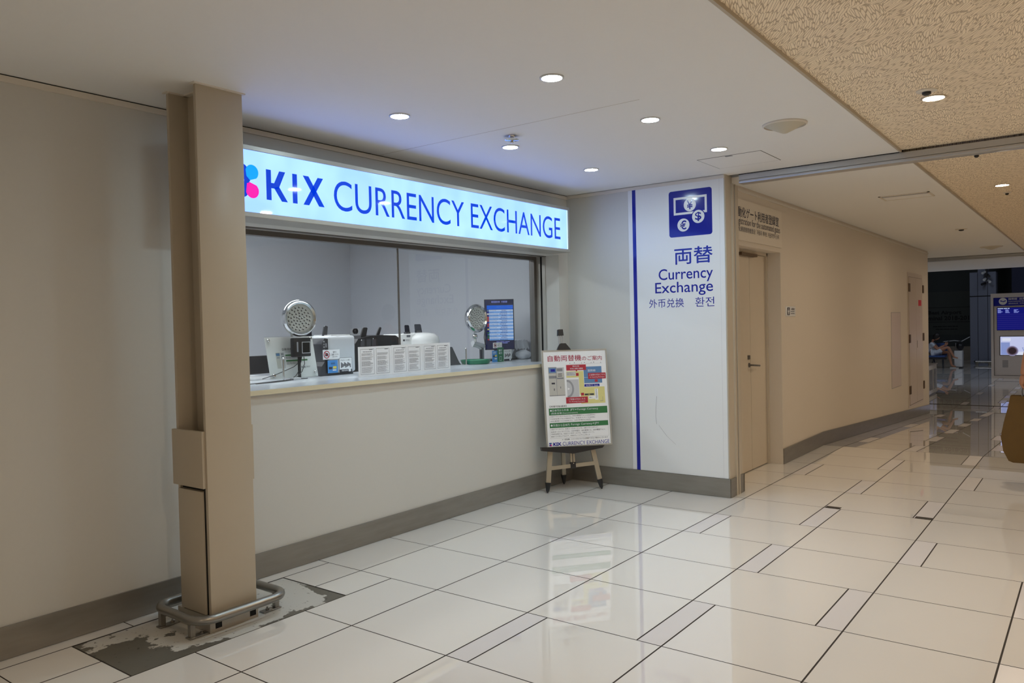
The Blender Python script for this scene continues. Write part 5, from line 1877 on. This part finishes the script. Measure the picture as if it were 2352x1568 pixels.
# ------------------------------------------------------------------ people: skinned skeletons baked to meshes
def skin_mesh(name, nodes, edges, m, parent, sub=2, root=0, smooth_shade=True, mats=None):
    """nodes: list of ((x,y,z), radius or (rx,ry)); edges: index pairs"""
    base = wloc(parent) if parent is not None else Vector((0, 0, 0))
    me = bpy.data.meshes.new(name)
    me.from_pydata([tuple(Vector(p) - base) for p, r in nodes], [tuple(e) for e in edges], [])
    o = bpy.data.objects.new(name, me)
    COL.objects.link(o)
    sk = o.modifiers.new('skin', 'SKIN')
    sk.use_smooth_shade = True
    sk.branch_smoothing = 0.6
    lay = me.skin_vertices[0].data if me.skin_vertices else None
    if lay is None:
        bm = bmesh.new()
        bm.from_mesh(me)
        bm.verts.layers.skin.verify()
        bm.to_mesh(me)
        bm.free()
        lay = me.skin_vertices[0].data
    for i, (p, r) in enumerate(nodes):
        lay[i].radius = r if isinstance(r, tuple) else (r, r)
        lay[i].use_root = (i == root)
    sb = o.modifiers.new('subdivision', 'SUBSURF')
    sb.levels = sb.render_levels = sub
    bpy.context.view_layer.update()
    dg = bpy.context.evaluated_depsgraph_get()
    nm = bpy.data.meshes.new_from_object(o.evaluated_get(dg))
    nm.name = name
    bpy.data.objects.remove(o)
    nm.materials.clear()
    nm.materials.append(m)
    for p in nm.polygons:
        p.use_smooth = True
        p.material_index = 0
    q = bpy.data.objects.new(name, nm)
    COL.objects.link(q)
    if parent is not None:
        q.parent = parent
    return q


def merge_into(dst, others):
    """join helper meshes (fingers, face) into the body mesh so that the body stays one mesh"""
    bm = bmesh.new()
    bm.from_mesh(dst.data)
    for o in others:
        n0 = len(dst.data.materials)
        for mm in o.data.materials:
            if mm.name not in [x.name for x in dst.data.materials]:
                dst.data.materials.append(mm)
        idx = [[x.name for x in dst.data.materials].index(mm.name) for mm in o.data.materials]
        f0 = len(bm.faces)
        bm.from_mesh(o.data)
        bm.faces.ensure_lookup_table()
        for f in bm.faces[f0:]:
            f.material_index = idx[f.material_index] if f.material_index < len(idx) else 0
        bpy.data.objects.remove(o)
    bm.to_mesh(dst.data)
    bm.free()


def head_mesh(c, face, up, r, parent, m=SKIN):
    """head with brow, nose, lips, chin, ears and eyes; face = direction the face looks"""
    c, face, up = Vector(c), Vector(face).normalized(), Vector(up).normalized()
    sd = face.cross(up).normalized()
    up = sd.cross(face).normalized()
    b = MB(m)
    vs, fs = [], []
    n, h = 28, 18
    for i in range(h + 1):
        t = math.pi * i / h
        for j in range(n):
            q = 2 * math.pi * j / n
            x, y, z = math.sin(t) * math.cos(q), math.sin(t) * math.sin(q), math.cos(t)
            wide = 0.76 - 0.10 * max(0, -z)
            dep = 0.95
            zz = z * 1.22
            if z < -0.2:                              # narrow jaw and chin
                wide *= 1 - 0.30 * (-z - 0.2)
                dep *= 1 - 0.22 * (-z - 0.2) if x > 0 else 1 - 0.45 * (-z - 0.2)
            fx = x * dep
            if x > 0.80 and abs(y) < 0.20:
                k = (1 - abs(y) / 0.20)
                if -0.30 < z < 0.08: fx += 0.16 * k * (0.08 - z) / 0.38
                if -0.62 < z < -0.42: fx += 0.05 * k
                if z < -0.8: fx += 0.04 * k
            if x > 0.6 and 0.02 < z < 0.2 and 0.2 < abs(y) < 0.5: fx -= 0.05
            vs.append(c + face * (fx * r) + sd * (y * wide * r) + up * (zz * r))
    for i in range(h):
        for j in range(n):
            fs.append((i * n + j, (i + 1) * n + j, (i + 1) * n + (j + 1) % n, i * n + (j + 1) % n))
    b.add(vs, fs, m, smooth=True)
    for sg in (-1, 1):
        e = c + sd * (sg * 0.74 * r) + up * (-0.05 * r) - face * (0.05 * r)
        b.ball(e, 0.2 * r, m, n=10, sc=(0.5, 0.5, 1.2))
        e = c + sd * (sg * 0.30 * r) + up * (0.08 * r) + face * (0.83 * r)
        b.ball(e, 0.085 * r, PAPER, n=10)
        b.ball(e + face * (0.055 * r), 0.045 * r, INK, n=8)
    b.ball(c + face * (0.86 * r) - up * (0.60 * r), 0.10 * r, mat('lips', (0.30, 0.10, 0.08, 1), 0.5), n=10, sc=(0.9, 1.5, 0.45))
    return b.build('head', parent)


def hair_mesh(c, face, up, r, parent, length=0.5):
    c, face, up = Vector(c), Vector(face).normalized(), Vector(up).normalized()
    sd = face.cross(up).normalized()
    up = sd.cross(face).normalized()
    b = MB(HAIR)
    vs, fs = [], []
    n, h = 28, 14
    random.seed(2)
    for i in range(h + 1):
        for j in range(n):
            q = 2 * math.pi * j / n
            front = max(0.0, math.cos(q))
            tmax = math.pi * (0.62 + 0.16 * length) * (1 - 0.48 * front ** 1.5)
            t = tmax * i / h
            x, y, z = math.sin(t) * math.cos(q), math.sin(t) * math.sin(q), math.cos(t)
            k = 1.07 + 0.03 * math.sin(11 * q) * (i / h)
            vs.append(c + face * (x * 0.98 * k * r) + sd * (y * 0.82 * k * r) + up * (z * 1.26 * k * r))
    for i in range(h):
        for j in range(n):
            fs.append((i * n + j, (i + 1) * n + j, (i + 1) * n + (j + 1) % n, i * n + (j + 1) % n))
    b.add(vs, fs, HAIR, smooth=True)
    return b.build('hair', parent)


def hand(wrist, dirv, palm_n, side, curl, m, parent, sc=1.0):
    """palm, four unequal curled fingers and a thumb; dirv along the hand, palm_n out of the palm, side towards the thumb"""
    w, d, p, t = Vector(wrist), Vector(dirv).normalized(), Vector(palm_n).normalized(), Vector(side).normalized()
    out = []
    nodes = [(w - d * 0.02 * sc, 0.025 * sc), (w + d * 0.03 * sc, (0.028 * sc)), (w + d * 0.062 * sc + t * 0.012 * sc, 0.022 * sc), (w + d * 0.088 * sc + t * 0.010 * sc, 0.019 * sc), (w + d * 0.058 * sc - t * 0.020 * sc, 0.020 * sc), (w + d * 0.082 * sc - t * 0.022 * sc, 0.017 * sc)]
    out.append(skin_mesh('palm', nodes, [(0, 1), (1, 2), (2, 3), (1, 4), (4, 5)], m, parent, 2))
    for i, (off, ln) in enumerate(((0.027, 0.074), (0.009, 0.082), (-0.010, 0.076), (-0.028, 0.060))):
        pos = w + d * (0.086 - 0.004 * abs(i - 1)) * sc + t * off * sc
        a = 0.0
        nd = [(pos - d * 0.012 * sc, 0.0095 * sc), (pos, 0.0092 * sc)]
        for seg, c_ in ((0.46, curl * 0.8), (0.31, curl * 1.1), (0.23, curl * 0.8)):
            a += c_
            pos = pos + (d * math.cos(a) + p * math.sin(a)) * ln * seg * sc
            nd.append((pos, (0.0088 - 0.0010 * len(nd) / 2) * sc))
        out.append(skin_mesh('finger', nd, [(k, k + 1) for k in range(len(nd) - 1)], m, parent, 2))
    pos = w + d * 0.030 * sc + t * 0.022 * sc
    nd = [(pos - t * 0.006 * sc, 0.012 * sc), (pos + t * 0.018 * sc + d * 0.018 * sc + p * 0.010 * sc, 0.0108 * sc), (pos + t * 0.022 * sc + d * 0.046 * sc + p * 0.024 * sc, 0.0098 * sc), (pos + t * 0.014 * sc + d * 0.064 * sc + p * 0.036 * sc, 0.0082 * sc)]
    out.append(skin_mesh('thumb', nd, [(0, 1), (1, 2), (2, 3)], m, parent, 2))
    return out


def body(parent, J, m=SKIN, s=1.0):
    """one continuous body from a joint dictionary"""
    order = ['pelvis', 'waist', 'chest', 'neck0', 'neck1', 'shoL', 'elbL', 'wriL', 'shoR', 'elbR', 'wriR', 'hipL', 'kneL', 'ankL', 'toeL', 'hipR', 'kneR', 'ankR', 'toeR', 'thiL', 'thiR', 'calL', 'calR', 'forL', 'forR']
    V = {k_: Vector(v_) for k_, v_ in J.items()}
    for sd in 'LR':
        V['thi' + sd] = V['hip' + sd].lerp(V['kne' + sd], 0.5)
        V['cal' + sd] = V['kne' + sd].lerp(V['ank' + sd], 0.35)
        V['for' + sd] = V['elb' + sd].lerp(V['wri' + sd], 0.35)
    rad = dict(pelvis=0.115, waist=0.105, chest=0.125, neck0=0.060, neck1=0.050, sho=0.056, elb=0.038, wri=0.024, hip=0.085, kne=0.055, ank=0.036, toe=0.028, thi=0.073, cal=0.052, **{'for': 0.037})
    idx = {k_: i for i, k_ in enumerate(order)}
    nodes = [(V[k_], (rad.get(k_) or rad[k_[:3]]) * s) for k_ in order]
    E = [('pelvis', 'waist'), ('waist', 'chest'), ('chest', 'neck0'), ('neck0', 'neck1')]
    for sd in 'LR':
        E += [('chest', 'sho' + sd), ('sho' + sd, 'elb' + sd), ('elb' + sd, 'for' + sd), ('for' + sd, 'wri' + sd), ('pelvis', 'hip' + sd), ('hip' + sd, 'thi' + sd), ('thi' + sd, 'kne' + sd), ('kne' + sd, 'cal' + sd), ('cal' + sd, 'ank' + sd), ('ank' + sd, 'toe' + sd)]
    return skin_mesh('body', nodes, [(idx[a], idx[b_]) for a, b_ in E], m, parent, 2), V


def cloth(name, pts, m, parent, edges=None):
    return skin_mesh(name, pts, edges or [(i, i + 1) for i in range(len(pts) - 1)], m, parent, 2)


# --- the person walking along the right edge with the paper bag (only the hand reaches into the picture)
HX, HY, HZ = 7.70, 0.522, 0.862
pe = thing('person', 'person at the right edge, bare forearm hanging down to hold a brown paper bag', 'person', (7.72, 0.22, 0))
J = dict(pelvis=(7.72, 0.20, 0.93), waist=(7.72, 0.20, 1.08), chest=(7.72, 0.20, 1.28), neck0=(7.72, 0.20, 1.43), neck1=(7.73, 0.20, 1.50),
         shoL=(7.72, 0.375, 1.375), elbL=(7.73, 0.468, 1.115), wriL=(7.705, 0.512, 0.900), shoR=(7.72, 0.025, 1.375), elbR=(7.70, -0.05, 1.10), wriR=(7.80, -0.06, 0.90),
         hipL=(7.72, 0.29, 0.88), kneL=(7.78, 0.29, 0.48), ankL=(7.66, 0.29, 0.085), toeL=(7.80, 0.30, 0.03), hipR=(7.72, 0.11, 0.88), kneR=(7.74, 0.11, 0.47), ankR=(7.80, 0.11, 0.085), toeR=(7.94, 0.10, 0.03))
bd, V = body(pe, J)
hL = hand(V['wriL'], (0.0, 0.10, -1), (0, -1, -0.05), (1, 0, 0), 0.85, SKIN, pe)
hR = hand(V['wriR'], (0.3, -0.05, -1), (0, 1, 0), (1, 0, 0), 0.35, SKIN, pe)
hd = head_mesh((7.745, 0.20, 1.615), (1, 0.05, -0.05), (0, 0, 1), 0.098, pe)
merge_into(bd, hL + hR + [hd])
hair_mesh((7.745, 0.20, 1.625), (1, 0.05, -0.05), (0, 0, 1), 0.098, pe, 1.0)
sh_nodes = [((7.72, 0.20, 0.90), 0.138), ((7.72, 0.20, 1.08), 0.128), ((7.72, 0.20, 1.28), 0.142), ((7.72, 0.20, 1.40), 0.085), ((7.72, 0.375, 1.37), 0.075), ((7.725, 0.405, 1.26), 0.062), ((7.72, 0.025, 1.37), 0.075), ((7.71, -0.01, 1.26), 0.062)]
cloth('shirt', sh_nodes, CLOTHG, pe, [(0, 1), (1, 2), (2, 3), (2, 4), (4, 5), (2, 6), (6, 7)])
tr_nodes = [((7.72, 0.20, 0.92), 0.135), ((7.72, 0.29, 0.84), 0.100), ((7.775, 0.29, 0.49), 0.075), ((7.67, 0.29, 0.13), 0.058), ((7.72, 0.11, 0.84), 0.100), ((7.742, 0.11, 0.48), 0.075), ((7.795, 0.11, 0.13), 0.058)]
cloth('trousers', tr_nodes, CLOTHB, pe, [(0, 1), (1, 2), (2, 3), (0, 4), (4, 5), (5, 6)])
for ax, ay in ((7.66, 0.29), (7.80, 0.11)):
    MB(BLACK).box(ax - 0.06, ay - 0.045, 0.0, ax + 0.20, ay + 0.05, 0.085, bev=0.03, seg=4).build('shoe', pe)

# the paper bag: creased prism hanging on two cord handles
bag = thing('paper_bag', 'large brown paper shopping bag hanging from the hand at the right edge', 'bag', (7.70, 0.43, 0.19))
b = MB(KRAFT)
prof = [(0.185, 0.150, 0.250, 0.085), (0.200, 0.185, 0.265, 0.092), (0.275, 0.222, 0.275, 0.098), (0.40, 0.235, 0.275, 0.100), (0.55, 0.205, 0.255, 0.088), (0.65, 0.180, 0.240, 0.075), (0.735, 0.168, 0.232, 0.062)]
vs, fs = [], []
BY = 0.43
nn = 20
for i, (z, yl, yr, dx) in enumerate(prof):
    for j in range(nn):
        side, fpos = divmod(j, nn // 4)
        fpos = fpos / (nn // 4)
        if side == 0: x, y = -dx, BY + yl - (yl + yr) * fpos
        elif side == 1: x, y = -dx + 2 * dx * fpos, BY - yr
        elif side == 2: x, y = dx, BY - yr + (yl + yr) * fpos
        else: x, y = dx - 2 * dx * fpos, BY + yl
        random.seed(i * 31 + j)
        q = 0.006 if 0 < i < len(prof) - 1 else 0.002
        if side in (1, 3) and 0.3 < fpos < 0.7:
            y += 0.018 * (i / 6) * (1 if side == 1 else -1)
        vs.append((7.70 + x + random.uniform(-q, q), y + random.uniform(-q, q), z + 0.014 * (fpos if side == 0 else 0) * 0 + random.uniform(-q, q) * 0.5))
for i in range(len(prof) - 1):
    for j in range(nn):
        fs.append((i * nn + j, i * nn + (j + 1) % nn, (i + 1) * nn + (j + 1) % nn, (i + 1) * nn + j))
fs.append(tuple(range(nn))[::-1])
b.add(vs, fs, KRAFT, smooth=True)
# turned-in rim
vs2 = []
for j in range(nn):
    x, y, z = vs[(len(prof) - 1) * nn + j]
    vs2.append((7.70 + (x - 7.70) * 0.96, BY + (y - BY) * 0.985, z))
    vs2.append((7.70 + (x - 7.70) * 0.95, BY + (y - BY) * 0.98, z - 0.10))
b.add(vs2, [(2 * j, 2 * j + 1, 2 * ((j + 1) % nn) + 1, 2 * ((j + 1) % nn)) for j in range(nn)], KRAFT, smooth=True)
b.build('bag_body', bag, angle=28)
for sx in (-1, 1):
    MB(INKG).tube([(7.70 + sx * 0.055, 0.515, 0.728), (7.70 + sx * 0.04, 0.520, 0.765), (7.70 + sx * 0.012, 0.515, 0.800), (7.70, 0.508, 0.806), (7.70 + sx * 0.012, 0.50, 0.800), (7.70 + sx * 0.04, 0.40, 0.770), (7.70 + sx * 0.055, 0.36, 0.728)], 0.003, n=8).build('cord_handle', bag)

# --- the person seated in the dark hall, side on, reading a phone
ps = thing('person', 'seated person in white patterned top reading a phone with crossed legs in the dark hall', 'person', (29.95, 4.55, ZH))
J = dict(pelvis=(29.95, 4.60, 0.13), waist=(29.95, 4.63, 0.26), chest=(29.95, 4.62, 0.42), neck0=(29.95, 4.58, 0.54), neck1=(29.95, 4.53, 0.60),
         shoL=(30.11, 4.59, 0.48), elbL=(30.08, 4.42, 0.28), wriL=(29.98, 4.22, 0.40), shoR=(29.79, 4.59, 0.48), elbR=(29.80, 4.42, 0.27), wriR=(29.90, 4.21, 0.38),
         hipL=(30.05, 4.55, 0.12), kneL=(30.06, 4.12, 0.16), ankL=(30.04, 4.02, -0.29), toeL=(30.04, 3.89, -0.345), hipR=(29.85, 4.55, 0.13), kneR=(29.86, 4.10, 0.34), ankR=(29.86, 3.92, -0.01), toeR=(29.86, 3.80, -0.035))
bd, V = body(ps, J)
hL = hand(V['wriL'], (0, -0.6, 0.5), (-1, 0, 0.2), (0, 0.4, 0.8), 0.6, SKIN, ps)
hR = hand(V['wriR'], (0, -0.6, 0.5), (1, 0, 0.2), (0, 0.4, 0.8), 0.6, SKIN, ps)
hd = head_mesh((29.95, 4.45, 0.685), (0, -1, -0.45), (0, -0.35, 1), 0.098, ps)
merge_into(bd, hL + hR + [hd])
hair_mesh((29.95, 4.455, 0.695), (0, -1, -0.45), (0, -0.35, 1), 0.100, ps, 1.2)
cloth('top', [((29.95, 4.60, 0.12), 0.145), ((29.95, 4.63, 0.27), 0.130), ((29.95, 4.62, 0.42), 0.140), ((29.95, 4.585, 0.52), 0.080), ((30.11, 4.585, 0.47), 0.074), ((30.09, 4.50, 0.37), 0.060), ((29.79, 4.585, 0.47), 0.074), ((29.80, 4.50, 0.36), 0.060)], CLOTHW, ps, [(0, 1), (1, 2), (2, 3), (2, 4), (4, 5), (2, 6), (6, 7)])
cloth('shorts', [((29.95, 4.60, 0.11), 0.140), ((30.05, 4.50, 0.12), 0.105), ((30.055, 4.28, 0.14), 0.092), ((29.85, 4.50, 0.14), 0.105), ((29.855, 4.26, 0.25), 0.092)], CLOTHW, ps, [(0, 1), (1, 2), (0, 3), (3, 4)])
for x, y, z, rx in ((30.04, 3.95, -0.385 + 0.0, 0.0), (29.86, 3.85, -0.075, 0.25)):
    mt = Matrix.Translation((x, y, z)) @ Matrix.Rotation(rx, 4, 'X')
    MB(SOLE).box(-0.05, -0.14, 0.0, 0.05, 0.12, 0.03, bev=0.012, mtx=mt).build('sandal', ps)
MB(BLACK).prism([(29.93, 4.13, 0.44), (29.95, 4.20, 0.40), (29.95, 4.14, 0.52), (29.93, 4.07, 0.55)], (0.07, 0, 0)).build('phone', None, loc=(29.96, 4.13, 0.47))
tag(bpy.data.objects['phone'], 'phone held up by the person seated in the dark hall', 'phone')
